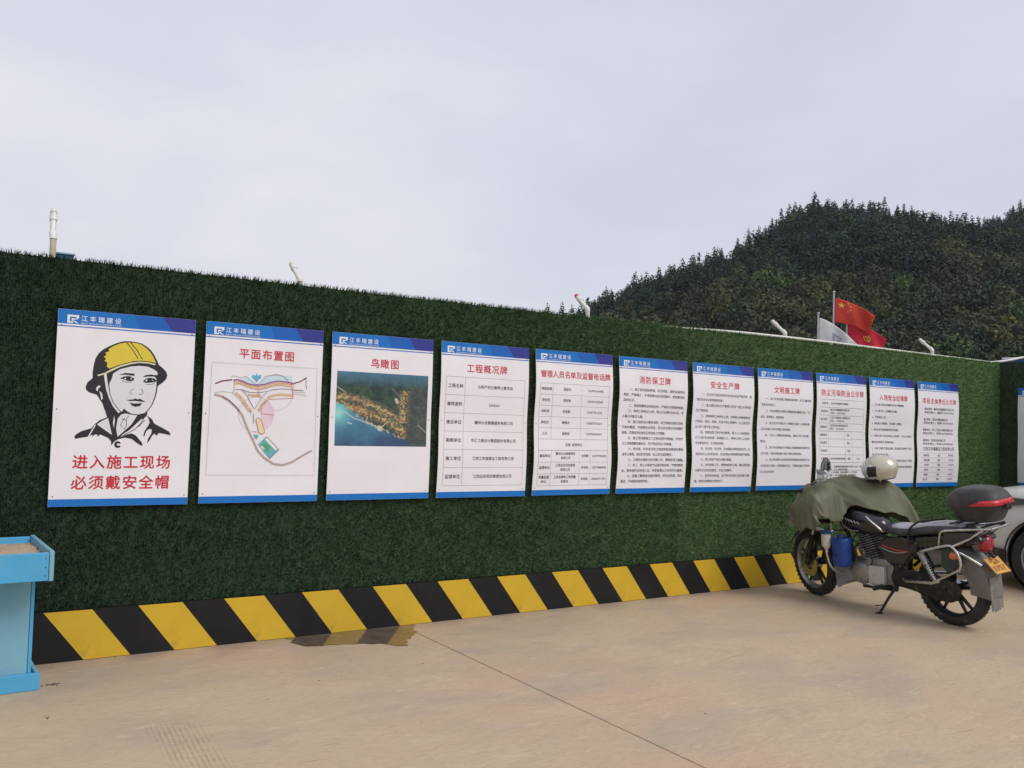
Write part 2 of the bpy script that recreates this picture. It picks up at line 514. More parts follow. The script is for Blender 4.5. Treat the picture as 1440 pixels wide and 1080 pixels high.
sky_p = [tree_proto('skyline_conifer', con_protos[i], DARK, i, 10) for i in range(3)]
first = [True] * 3
ts_ = []
t0 = -122.0
while t0 < 56:
    ts_.append((t0, 350 + random.uniform(-3, 2))); t0 += random.choice((1.3, 2.0, 2.6, 3.4, 4.6))
t0 = 38.0
n_first = len(ts_)
while t0 < 90:
    ts_.append((t0, 470 + random.uniform(-3, 2))); t0 += random.uniform(2.5, 4.0)
for i, (t, s) in enumerate(ts_):
    k = random.randrange(3)
    o = sky_p[k] if first[k] else copy_tree(sky_p[k])
    first[k] = False
    place(o, t, s, random.choice((0.55, 0.66, 0.78, 0.88, 1.0, 1.1)))
    if i < n_first:
        tag(o, 'dark conifer standing out on the ridge of the wooded hill', 'tree', 'conifers along the ridge of the nearer hill')
    else:
        tag(o, 'dark conifer on the farther ridge at the right edge of the view', 'tree', 'conifers along the farther ridge')

bt = tree_proto('broadleaf_tree', bro_protos[0], BRIGHT, 31, 9); place(bt, -20.5, 322, 1.0)
tag(bt, 'bright green broadleaf tree high on the hillside above the flags', 'tree')
b2 = tree_proto('broadleaf_tree', bro_protos[1], (0.10, 0.135, 0.05), 32, 9); place(b2, -33.0, 262, 1.0)
tag(b2, 'small round pale green tree low on the left slope of the hill', 'tree')
b3 = tree_proto('broadleaf_tree', bro_protos[2], BRIGHT, 33, 9); place(b3, 46.0, 325, 1.25)
tag(b3, 'large fresh green tree high at the right edge of the hillside', 'tree')
ob = tree_proto('broadleaf_tree', bro_protos[3], (0.13, 0.125, 0.035), 34, 9)
for i, (t, s, k) in enumerate([(20.0, 188, 0.9), (25.5, 186, 1.0), (30.5, 190, 1.1), (35.0, 187, 1.0), (39.0, 192, 1.0), (33.0, 200, 1.0)]):
    o = ob if i == 0 else copy_tree(ob)
    place(o, t, s, k)
    tag(o, 'yellowish olive broadleaf tree at the foot of the hill above the wall corner', 'tree', 'olive broadleaf trees at the foot of the hill')

# ------------------------------------------------------------------ turf-covered hoarding
M_TURF = mat('artificial_turf', (0.04, 0.08, 0.03), 0.55, var=0.15, scale=3, spec=0.3, attr='tint', rvar=0.1)
M_BACK = mat('turf_backing', (0.03, 0.06, 0.03), 0.9, var=0.3, scale=40, attr='tint')


def light_ramp(x):
    """grazing view and skylight painted into turf colour: darker, bluer near; brighter, yellower far"""
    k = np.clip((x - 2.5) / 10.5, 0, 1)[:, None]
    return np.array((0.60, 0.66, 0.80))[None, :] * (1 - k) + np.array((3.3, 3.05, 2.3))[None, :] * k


def tint_backing(o, x0, dirx):
    me = o.data
    co = np.zeros(len(me.vertices) * 3); me.vertices.foreach_get('co', co); co = co.reshape(-1, 3)
    a = me.color_attributes.new('tint', 'FLOAT_COLOR', 'POINT')
    c4 = np.ones((len(co), 4), np.float32); c4[:, :3] = np.array((0.026, 0.050, 0.024)) * light_ramp(x0 + co[:, 0] * dirx)
    a.data.foreach_set('color', c4.ravel())



def turf(o3, ux, length, height, per_m2, seed, parent, fringe=True):
    """short plastic blades in stitched rows; o3 lower corner of the backing face, ux along the wall"""
    r = np.random.default_rng(seed)
    u = np.array(ux, float); up_ = np.array((0, 0, 1.0)); nrm = np.cross(u, up_)
    n = int(length * height * per_m2)
    a = r.random(n) * length
    row = 0.0165
    a = (np.round(a / row) + r.normal(size=n) * 0.16) * row
    z = r.random(n) * height
    if fringe:
        m = int(length * 420)
        a = np.concatenate([a, r.random(m) * length]); z = np.concatenate([z, height - 0.012 * r.random(m)])
    n2 = len(a)
    base = np.array(o3)[None, :] + a[:, None] * u + z[:, None] * up_
    lean_u = r.normal(size=n2) * 0.42
    lean_z = r.normal(size=n2) * 0.45 + 0.22
    out = np.ones(n2)
    if fringe:
        out[n:] = 0.35 + 0.5 * r.random(n2 - n); lean_z[n:] = 1.0
    d = nrm[None, :] * out[:, None] + u[None, :] * lean_u[:, None] + up_[None, :] * lean_z[:, None]
    d /= np.linalg.norm(d, axis=1, keepdims=True)
    L = (0.026 + 0.018 * r.random(n2))[:, None]
    side = np.cross(d, r.normal(size=(n2, 3))); side /= np.linalg.norm(side, axis=1, keepdims=True)
    w = (0.0024 + 0.0016 * r.random(n2))[:, None]
    v = np.stack([base - side * w, base + side * w, base + d * L], axis=1).reshape(-1, 3)
    t = np.arange(3 * n2).reshape(n2, 3)
    pal = np.array([(0.032, 0.074, 0.036), (0.050, 0.105, 0.040), (0.024, 0.055, 0.030), (0.095, 0.145, 0.055), (0.105, 0.085, 0.042)])
    pick = r.choice(5, n2, p=[0.38, 0.30, 0.20, 0.08, 0.04])
    patch = 1 + 0.10 * np.sin(a * 2.1 + 0.6) * np.sin(z * 2.7 + a * 0.5)
    c = pal[pick] * (0.8 + 0.4 * r.random(n2))[:, None] * patch[:, None] * light_ramp(o3[0] + a * u[0])
    o = tri_mesh('turf', v, t, M_TURF, parent, np.repeat(c, 3, axis=0))
    o['kind'] = 'stuff'
    return o


wall = empty('turf_wall', (WALL_X0, 0.07, 0))
tag(wall, 'long site hoarding covered in dark green artificial turf, notice boards along it', 'wall')
off = Vector((WALL_X0, 0.07, 0))
npan = 12; pw = (WALL_X1 + 0.035 - WALL_X0) / npan
for k in range(npan):
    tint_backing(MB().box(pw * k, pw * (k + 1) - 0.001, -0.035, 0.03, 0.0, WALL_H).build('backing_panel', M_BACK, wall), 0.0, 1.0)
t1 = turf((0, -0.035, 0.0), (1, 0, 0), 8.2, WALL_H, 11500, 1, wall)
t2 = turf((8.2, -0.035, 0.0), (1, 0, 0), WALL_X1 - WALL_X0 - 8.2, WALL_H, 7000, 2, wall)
for k in range(9):
    MB().box(0.1 + 1.6 * k, 0.16 + 1.6 * k, 0.032, 0.09, 0.0, WALL_H - 0.03).build('steel_post', mat('galvanised', (0.42, 0.43, 0.44), 0.45, 0.8), wall)

rwall = empty('turf_wall', (WALL_X1, 0.0, 0))
tag(rwall, 'end return of the turf hoarding at the far right corner, edge on', 'wall')
MB().box(0.036, 0.10, -3.6, 0.04, 0.0, WALL_H + 0.01).build('backing_panel', M_BACK, rwall)
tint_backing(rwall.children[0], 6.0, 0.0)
# blades of the return wall face -x
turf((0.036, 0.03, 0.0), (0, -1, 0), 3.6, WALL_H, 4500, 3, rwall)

# ------------------------------------------------------------------ hazard stripe board along the foot of the wall
M_BLK = mat('black_board_paint', (0.010, 0.0105, 0.012), 0.5, var=0.25, scale=5, dirt=(0.075, 0.065, 0.052), dscale=9, dpos=(0.62, 0.95), rvar=0.1, spec=0.3)
M_YEL = mat('yellow_board_paint', (0.62, 0.40, 0.022), 0.42, var=0.08, scale=3, dirt=(0.36, 0.25, 0.06), dscale=7, dpos=(0.58, 0.9), rvar=0.1)
hz = empty('hazard_board', (WALL_X0, 0, 0))
tag(hz, 'low black and yellow striped hazard board along the foot of the turf wall', 'barrier board')
SH = 0.306
x = 0.0
bl = (10.56 - WALL_X0)
nb = 5
for k in range(nb):
    MB().box(bl / nb * k + 0.0015, bl / nb * (k + 1) - 0.0015, -0.004, 0.03, 0.001, SH).build('black_board', M_BLK, hz)
stripe0 = None
for k in range(-5, 20):
    xs = 0.008 + 0.5345 * k
    if stripe0 is None:
        stripe0 = MB().prism([(0, SH - 0.0015), (0.268, SH - 0.0015), (0.5, 0.003), (0.232, 0.003)], -0.0068, -0.0042).build('yellow_stripe', M_YEL, hz)
        s_ = stripe0
    else:
        s_ = stripe0.copy(); COL.objects.link(s_)
    s_.location = (xs - WALL_X0, 0, 0)

# ------------------------------------------------------------------ white pipe along the wall top and bent spray nozzles
M_PVC = mat('white_pvc', (0.74, 0.72, 0.66), 0.35, var=0.06, scale=14, dirt=(0.50, 0.43, 0.30), dscale=8, dpos=(0.55, 0.8))
M_PVC2 = mat('yellowed_pvc', (0.58, 0.52, 0.38), 0.45, var=0.12, scale=14)
pts = [(3.6, 0.10, 2.30), (4.5, 0.085, 2.42), (5.4, 0.065, 2.455), (6.0, 0.05, 2.470), (7.0, 0.04, 2.474), (8.0, 0.04, 2.468), (9.0, 0.042, 2.462), (9.8, 0.045, 2.458), (10.5, 0.05, 2.455)]
pipe = MB().tube(catmull(pts, 6), 0.0145, 10).build('water_pipe', M_PVC, None, smooth=50)
tag(pipe, 'thin white water pipe lying along the top of the turf wall', 'pipe')
pts = [(10.0, 0.085, 2.455), (10.6, 0.20, 2.475), (11.0, 0.29, 2.505), (11.5, 0.38, 2.565), (12.0, 0.46, 2.635), (12.4, 0.48, 2.66)]
pipe2 = MB().tube(catmull(pts, 6), 0.015, 10).build('water_pipe', M_PVC, None, smooth=50)
tag(pipe2, 'white pipe curving up over the wall corner by the blue roof', 'pipe')

NZ = [(-0.035, 0.12, 0.0, 'white bent spray nozzle above the worker portrait board'),
      (1.537, 0.03, 0.0, 'short white spray nozzle above the bird view board'),
      (4.118, 0.06, 0.0, 'white spray nozzle with a red tip left of the hill foot'),
      (6.662, 0.055, 0.0, 'white spray nozzle on the wall left of the flags'),
      (9.238, 0.06, 0.0, 'white spray nozzle on the wall right of the flags')]
for i, (x, hh, tw, lab) in enumerate(NZ):
    n = empty('spray_nozzle', (x, 0.085, WALL_H - 0.42)); tag(n, lab, 'pipe', 'spray nozzles on the wall')
    zt = 0.42 + hh
    MB().tube([(0, 0, 0), (0, 0, zt)], 0.0185, 12).build('riser', M_PVC2 if i in (0, 1) else M_PVC, n, smooth=40)
    b = MB(); b.tube(catmull([(0, 0, zt), (0, 0.006, zt + 0.022), (-0.002, 0.03, zt + 0.045)], 4), 0.0215, 12)
    b.build('elbow', M_PVC, n, smooth=40)
    ex = -0.012
    L_ = 0.150
    d = Vector((ex - 0.06 * (i > 0), 0.74, 0.66)).normalized()
    if i == 0: d = Vector((0.03, 0.30, 0.9)).normalized()
    p0 = Vector((-0.002, 0.03, zt + 0.042)); p1 = p0 + d * L_
    MB().tube([p0, p1], 0.0175, 12).build('arm', M_PVC, n, smooth=40)
    MB().tube([p0 + d * 0.09, p0 + d * 0.125], 0.0225, 12).build('collar', M_PVC, n, smooth=40)
    MB().tube([p1 - d * 0.005, p1 + d * 0.022], [0.0205, 0.0165], 12).build('nozzle_head', M_PVC if i != 2 else mat('red_plastic', (0.5, 0.05, 0.05), 0.4), n, smooth=40)

jb = empty('junction_box', (0.035, 0.16, 2.268)); tag(jb, 'small dark blue metal box peeping over the wall top beside a nozzle', 'box')
MB().box(-0.055, 0.055, -0.03, 0.05, 0, 0.222).build('case', mat('dark_blue_metal', (0.03, 0.075, 0.15), 0.4, 0.2), jb, bevel=0.006)
MB().box(-0.062, 0.062, -0.038, 0.056, 0.222, 0.234).build('lid', mat('light_blue_metal', (0.30, 0.45, 0.58), 0.4), jb, bevel=0.003)
MB().box(-0.02, 0.02, -0.05, -0.03, -0.10, 0.16).build('bracket', mat('galvanised', (0.42, 0.43, 0.44), 0.45, 0.8), jb)

# blue-roofed site cabin behind the corner: only the edge of its roof shows over the wall
cb = empty('site_cabin', (16.5, -0.6, 0)); tag(cb, 'blue roofed site cabin whose roof edge shows over the wall corner', 'building')
M_BLUE = mat('blue_sheet', (0.025, 0.085, 0.24), 0.4, 0.1, var=0.1)
M_CREAM = mat('cabin_panel', (0.55, 0.55, 0.53), 0.6)
MB().box(-2.3, 2.3, -3.0, 3.0, -0.15, 2.49).build('wall', M_CREAM, cb)
rf = MB()
rf.loft([[(-2.75, -3.3, 2.50), (-2.75, 2.28, 2.50), (-2.75, 2.28, 2.765), (-2.75, -3.3, 2.765)], [(2.6, -3.3, 2.50), (2.6, 2.28, 2.50), (2.6, 2.28, 2.79), (2.6, -3.3, 2.79)]])
ro = rf.build('roof', M_BLUE, cb)
for k in range(14):
    MB().box(-2.78, 2.6, -3.2 + 0.42 * k, -3.16 + 0.42 * k, 2.7925, 2.81).build('roof_rib', M_BLUE, ro)
MB().tube([(-2.79, -3.3, 2.79), (-2.79, 2.28, 2.775)], 0.014, 8).build('edge_trim', M_PVC, ro)


# ================================================================== NOTICE BOARDS
PW, PH, PITCH, PZ = 0.811, 1.2, 0.88088, 0.9376
M_PAPER = mat('white_pvc_sheet', (0.83, 0.80, 0.825), 0.38, var=0.03, scale=3, rvar=0.05)
INK = {}


def ink(k):
    cols = dict(blue=(0.0, 0.155, 0.52), blue2=(0.002, 0.11, 0.46), navy=(0.025, 0.035, 0.26), white=(0.80, 0.80, 0.82), red=(0.56, 0.022, 0.04), k=(0.018, 0.016, 0.022), text=(0.055, 0.05, 0.06),
                w=(0.72, 0.71, 0.73), y=(0.72, 0.56, 0.05), c=(0.70, 0.66, 0.44), line=(0.22, 0.21, 0.23), cy=(0.12, 0.45, 0.62), cy2=(0.55, 0.74, 0.80), pk=(0.62, 0.22, 0.28), pk2=(0.78, 0.60, 0.68),
                mr=(0.20, 0.05, 0.10), ye=(0.78, 0.68, 0.42), pu=(0.26, 0.06, 0.24), rd=(0.60, 0.07, 0.08), gr=(0.12, 0.19, 0.18), gy=(0.38, 0.38, 0.46), bl=(0.10, 0.13, 0.36),
                br=(0.24, 0.13, 0.11), pl=(0.74, 0.62, 0.58), te=(0.14, 0.44, 0.46), g2=(0.10, 0.36, 0.20), wh=(0.80, 0.80, 0.80), fr=(0.45, 0.44, 0.46))
    cols['or'] = (0.66, 0.28, 0.12)
    if k not in INK:
        INK[k] = mat('print_' + k, cols[k], 0.4, var=0.03, scale=5, rvar=0.04)
    return INK[k]


_tc = bpy.data.curves.new('lettering_source', 'FONT'); _tc.resolution_u = 2; _tc.fill_mode = 'FRONT'
_to = bpy.data.objects.new('lettering_source', _tc); COL.objects.link(_to)
TXT_CACHE = {}


def glyphs(s, bold=0.0):
    """outline mesh of a line of lettering; returns verts (unit em), faces, x0, x1"""
    key = (s, bold)
    if key not in TXT_CACHE:
        _tc.body = s; _tc.offset = bold
        bpy.context.view_layer.update()
        me = bpy.data.meshes.new_from_object(_to.evaluated_get(bpy.context.evaluated_depsgraph_get()))
        v = np.zeros(len(me.vertices) * 3); me.vertices.foreach_get('co', v); v = v.reshape(-1, 3)
        f = [tuple(p.vertices) for p in me.polygons]
        bpy.data.meshes.remove(me)
        TXT_CACHE[key] = (v, f)
    v, f = TXT_CACHE[key]
    if len(v) == 0: return v, f, 0, 1
    return v, f, v[:, 0].min(), v[:, 0].max()


class Board:
    """one notice board; prints are laid in its own u (right), v (up) millimetres and follow the bow of the sheet"""
    def __init__(self, root, amp, ph):
        self.root = root; self.amp = amp; self.ph = ph

    def n_at(self, u, v):
        q = v / 1200.0
        return 0.009 + self.amp * math.sin(2 * math.pi * q) ** 2 * (0.75 + 0.25 * math.cos(math.pi * (u / 811.0 - 0.5) * 2 + self.ph)) + 0.3 * self.amp * math.sin(3.1 * q + self.ph) * (u / 811.0 - 0.5)

    def P(self, u, v, lift):
        return (u / 1000.0, -(self.n_at(u, v) + lift / 1000.0), v / 1000.0)

    def rect_grid(self, mb, q, lift, nu=8, nv=2):
        """q: four corners bl, br, tr, tl"""
        vs = []
        for j in range(nv + 1):
            for i in range(nu + 1):
                a, b = i / nu, j / nv
                u = (q[0][0] * (1 - a) + q[1][0] * a) * (1 - b) + (q[3][0] * (1 - a) + q[2][0] * a) * b
                v = (q[0][1] * (1 - a) + q[1][1] * a) * (1 - b) + (q[3][1] * (1 - a) + q[2][1] * a) * b
                vs.append(self.P(u, v, lift))
        w = nu + 1
        mb.add(vs, [(j * w + i, j * w + i + 1, (j + 1) * w + i + 1, (j + 1) * w + i) for j in range(nv) for i in range(nu)])

    def ribbon(self, mb, pts, w, lift, step=40.0):
        P = [np.array(p, float) for p in pts]; Q = [P[0]]
        for a, b in zip(P[:-1], P[1:]):
            k = max(1, int(np.linalg.norm(b - a) / step))
            Q += [a + (b - a) * (i + 1) / k for i in range(k)]
        vs = []
        for i, p in enumerate(Q):
            d = Q[min(i + 1, len(Q) - 1)] - Q[max(i - 1, 0)]; l = np.linalg.norm(d); d = d / l if l > 0 else np.array((1, 0))
            nn = np.array((-d[1], d[0])) * w / 2
            vs += [self.P(*(p - nn), lift), self.P(*(p + nn), lift)]
        mb.add(vs, [(2 * i, 2 * i + 2, 2 * i + 3, 2 * i + 1) for i in range(len(Q) - 1)])

    def text(self, mb, s, u, v, size, align='c', bold=0.0, width=None, lift=0.9, pitch=None):
        """v is the vertical middle of the line"""
        if pitch:
            n = len(s)
            for i, ch in enumerate(s):
                if ch != ' ': self.text(mb, ch, u + (i - (n - 1) / 2) * pitch if align == 'c' else u + (i + 0.5) * pitch, v, size, 'c', bold, None, lift)
            return
        vv, ff, x0, x1 = glyphs(s)
        if len(vv) == 0: return
        kx = size if not width else width / (x1 - x0)
        off = u - (x0 + x1) / 2 * kx if align == 'c' else u - x0 * kx
        w_ = bold * size * 0.9
        for q, (du, dv) in enumerate(((0, 0),) if not bold else ((-w_, 0), (w_, 0), (0, w_), (0, -w_))):   # heavier weight: overprinted a hair apart
            mb.add([self.P(off + a * kx + du, v + (b - 0.36) * size + dv, lift + 0.03 * q) for a, b, _ in vv], ff)

    def put(self, name, mb, k):
        o = mb.build(name, ink(k), self.root, normals=False)
        return o


SCREW = None


def board(root, amp, ph):
    global SCREW
    b = Board(root, amp, ph)
    nu, nv = 6, 48
    vs = []; fs = []
    for s, lift in ((0, 0.0), (1, -4.0)):
        for j in range(nv + 1):
            for i in range(nu + 1):
                vs.append(b.P(811 * i / nu, 1200 * j / nv, lift))
    w = nu + 1; o2 = w * (nv + 1)
    for j in range(nv):
        for i in range(nu):
            q = (j * w + i, j * w + i + 1, (j + 1) * w + i + 1, (j + 1) * w + i)
            fs.append(q); fs.append(tuple(o2 + k for k in reversed(q)))
    for i in range(nu):
        fs.append((i, o2 + i, o2 + i + 1, i + 1)); a = nv * w; fs.append((a + i, a + i + 1, o2 + a + i + 1, o2 + a + i))
    for j in range(nv):
        fs.append((j * w, (j + 1) * w, o2 + (j + 1) * w, o2 + j * w)); a = nu; fs.append((j * w + a, o2 + j * w + a, o2 + (j + 1) * w + a, (j + 1) * w + a))
    MB().add(vs, fs).build('panel', M_PAPER, root, smooth=40, normals=False)
    m = MB(); b.rect_grid(m, [(0.5, 1112), (600, 1112), (600, 1199.5), (0.5, 1199.5)], 0.45, 12, 5); hb = b.put('header_band', m, 'blue')
    m = MB(); b.rect_grid(m, [(469, 1112), (668, 1112), (608, 1199.5), (428, 1199.5)], 0.6, 5, 4); b.put('header_wedge', m, 'blue2')
    m = MB(); b.rect_grid(m, [(666, 1112), (810.5, 1112), (810.5, 1199.5), (606, 1199.5)], 0.85, 5, 4); b.put('header_wedge', m, 'navy')
    m = MB(); b.ribbon(m, [(0.5, 1098), (810.5, 1098)], 7, 0.35); b.put('header_line', m, 'blue')
    m = MB(); b.rect_grid(m, [(0.5, 0.5), (810.5, 0.5), (810.5, 45), (0.5, 45)], 0.5, 12, 3); b.put('footer_band', m, 'blue')
    # emblem and company name
    m = MB()
    for q in ([(52, 1156), (116, 1156), (116, 1168), (52, 1168)], [(52, 1118), (66, 1118), (66, 1156), (52, 1156)], [(76, 1139), (98, 1139), (98, 1147), (76, 1147)],
              [(102, 1139), (116, 1150), (116, 1156), (102, 1156)], [(66, 1118), (84, 1118), (84, 1127), (66, 1127)], [(78, 1133), (90, 1133), (117, 1118), (103, 1118)], [(76, 1130), (84, 1130), (84, 1139), (76, 1139)]):
        b.rect_grid(m, q, 0.7, 1, 1)
    b.put('emblem', m, 'white')
    m = MB(); b.text(m, '江丰瑞建设', 243, 1150, 38, 'c', 0.012, pitch=48); b.put('company_name', m, 'white')
    m = MB(); b.text(m, 'JIANG FENG RUI CONSTRUCTION', 243, 1122, 13, 'c', 0.0, width=230); b.put('company_name_line', m, 'white')
    for (u, v) in ((22, 1103), (790, 1105), (20, 590), (792, 592), (24, 62), (788, 60)):
        if SCREW is None:
            SCREW = MB().lathe([(0.0005, -0.0025), (0.0035, -0.002), (0.0042, 0.0)], (0, 0, 0), 'Y', 8).build('screw', mat('screw_steel', (0.16, 0.14, 0.12), 0.5, 0.7), root, smooth=40); s = SCREW
        else:
            s = SCREW.copy(); COL.objects.link(s); s.parent = root
        s.location = b.P(u, v, 0.4)
    return b


def table(b, us, vs, name='table_lines', w=2.2, skip=()):
    m = MB()
    for v in vs: b.ribbon(m, [(us[0], v), (us[-1], v)], w, 0.6)
    for i, u in enumerate(us):
        for j in range(len(vs) - 1):
            if (i, j) not in skip: b.ribbon(m, [(u, vs[j]), (u, vs[j + 1])], w, 0.6)
    b.put(name, m, 'line')


def para(b, lines, v0, dv, size, u0=46, indent=68, name='text_line', lift=0.7, right=772):
    for i, s in enumerate(lines):
        if not s: continue
        m = MB()
        ind = indent if s[0] == '>' else 0
        t = s.lstrip('>')
        full = len(t) * size + ind > (right - u0) * 0.84
        b.text(m, t, u0 + ind, v0 - i * dv, size, 'l', 0.016, width=(right - u0 - ind) if full else len(t) * size * 0.98, lift=lift)
        b.put(name, m, 'text')


def title(b, s, v, width, size=None):
    m = MB(); n = len(s); pitch = width / n
    b.text(m, s, 414, v, size or pitch * 0.92, 'c', 0.018, pitch=pitch); b.put('title', m, 'red')


AMPS = [0.0, 0.0, 0.007, 0.011, 0.017, 0.018, 0.020, 0.018, 0.021, 0.023, 0.023, 0.012]
BLABEL = ['notice board with a portrait of a worker in a yellow helmet above a red slogan',
          'notice board with a coloured site plan of roads under a red title',
          'notice board with a dark aerial picture of a lakeside estate under a red title',
          'notice board with a large two column table of six rows',
          'notice board with a table of names and phone numbers under a long red title',
          'notice board of dense black text, first to the right of the phone number table',
          'notice board of dense black text, second to the right of the phone number table',
          'notice board of widely spaced black text, just left of the motorcycle mirror',
          'notice board with an empty table above a paragraph, partly behind the motorcycle mirror',
          'notice board with a numbered list, partly behind the silver helmet',
          'notice board farthest right on the long wall, text above a small table',
          'notice board on the end return wall, only its left edge in view']
boards = []
for i in range(12):
    if i < 11: root = empty('notice_board', (PITCH * i, 0.0, PZ))
    else: root = empty('notice_board', (WALL_X1, -0.215, PZ), R(-90))
    root.rotation_euler.y = R([0.15, 0.1, 0, 0.1, -0.1, 0.1, 0.25, 0.1, 0, -0.1, 0, 0][i])
    tag(root, BLABEL[i], 'notice board', 'notice boards on the turf wall')
    boards.append(board(root, AMPS[i], 0.7 * i))

PORTRAIT = [
   ('k',[(385,1030),(414,1031),(452,1029),(488,1021),(520,1002),(544,981),(564,953),(582,920),(594,893),(619,874),(640,853),(649,828),(642,804),(622,780),(601,764),(593,753),(591,725),(583,682),(568,638),(552,610),(539,592),(538,571),(518,544),(335,542),(301,555),(297,575),(284,602),(274,632),(258,655),(239,685),(220,691),(193,699),(177,713),(173,733),(182,760),(210,788),(208,821),(212,868),(220,909),(237,943),(260,968),(290,988),(327,1009),(358,1022)]),
   ('k',[(284,616),(370,631),(535,634),(535,620),(533,593),(511,551),(480,517),(437,472),(400,445),(388,428),(426,445),(451,452),(476,440),(496,417),(516,393),(520,374),(504,379),(478,397),(452,417),(414,424),(376,414),(355,401),(343,384),(337,373),(333,401),(314,422),(290,432),(271,441),(253,425),(256,439),(241,441),(223,425),(226,439),(196,425),(152,417),(131,411),(125,423),(133,439),(162,459),(218,479),(233,502),(262,529),(304,549),(294,576)]),
   ('w',[(318,785),(326,823),(363,851),(425,872),(476,880),(527,878),(564,863),(586,847),(591,831),(575,826),(563,827),(584,801),(585,753),(583,725),(575,679),(561,637),(543,606),(523,583),(485,572),(447,575),(418,590),(399,607),(384,581),(358,607),(332,643),(313,683),(306,731),(308,764)]),
   ('w',24,[(279,821),(288,770),(299,717),(316,670),(342,620),(374,581)]),
   ('k',7,[(304,757),(312,697),(332,647),(364,603),(387,581)]),
   ('w',[(366,543),(385,569),(409,576),(441,570),(479,566),(449,510),(400,458),(370,429),(359,482)]),
   ('w',[(310,544),(337,440),(301,465),(257,497),(249,505),(280,528)]),
   ('w',[(344,560),(350,529),(346,482),(339,516)]),
   ('w',11,[(240,501),(222,465),(202,422)]),
   ('y',[(398,1023),(452,1023),(485,1014),(516,993),(540,969),(559,940),(576,904),(539,911),(488,914),(443,908),(399,894),(356,878),(325,863),(301,852),(287,864),(289,889),(272,899),(282,915),(267,921),(283,939),(273,949),(297,960),(292,973),(321,995),(358,1013)]),
   ('c',[(235,809),(277,824),(313,849),(362,875),(424,897),(475,907),(527,907),(574,897),(571,889),(527,898),(475,898),(425,887),(362,864),(314,836),(277,814),(241,802)]),
   ('k',8,[(396,1021),(435,975),(467,925)]),
   ('k',8,[(419,1023),(460,976),(494,921)]),
   ('k',11,[(386,1025),(414,1028)]),
   ('k',[(359,815),(395,830),(451,829),(450,814),(401,819)]),
   ('k',[(500,809),(516,823),(548,829),(575,826),(588,814),(565,817),(533,815)]),
   ('k',[(365,793),(390,808),(421,812),(450,799),(448,786),(428,779),(404,783),(383,791)]),
   ('w',[(391,796),(399,802),(404,792),(400,788)]),
   ('w',[(427,801),(438,796),(431,789)]),
   ('k',[(503,783),(517,800),(543,808),(569,805),(589,790),(569,780),(543,776),(519,774)]),
   ('w',[(516,791),(526,797),(530,787),(521,784)]),
   ('w',[(556,796),(566,792),(559,787)]),
   ('k',4,[(378,779),(403,772),(438,774)]),
   ('k',4,[(521,766),(547,764),(573,773)]),
   ('k',4,[(453,734),(435,721),(428,703),(449,699)]),
   ('k',5,[(496,736),(506,716),(502,702),(481,697)]),
   ('k',[(409,661),(450,666),(463,673),(476,667),(489,673),(525,653),(489,655),(463,657),(432,655)]),
   ('k',[(429,645),(458,640),(483,642),(505,646),(492,626),(465,619),(445,628)]),
   ('w',[(233,730),(249,746),(258,737),(244,722),(242,707),(232,715)]),
   ('w',[(251,712),(269,694),(274,662),(265,654),(260,681)]),
   ('k',5,[(388,543),(413,533),(428,561)]),
   ('k',5,[(407,550),(383,502),(396,489)]),
   ('k',5,[(416,537),(419,503),(403,472)]),
   ('k',6,[(527,566),(503,517),(469,479),(401,436)]),
   ('k',5,[(525,537),(488,493)]),
   ('k',[(534,569),(567,546),(584,517),(630,493),(674,469),(687,451),(682,446),(638,455),(613,458),(602,440),(587,455),(573,438),(558,407),(545,391),(551,420),(569,455),(571,479),(555,484),(538,469),(528,436),(521,438),(528,470),(547,502),(556,524),(549,548)]),
   ('k',[(391,371),(387,365),(381,361),(374,360),(367,361),(360,365),(356,371),(353,378),(354,386),(356,393),(361,398),(368,401),(375,402),(382,399),(387,395),(391,388),(383,386),(379,389),(375,390),(371,388),(368,384),(368,380),(371,375),(375,373),(379,373),(383,376)]),
]
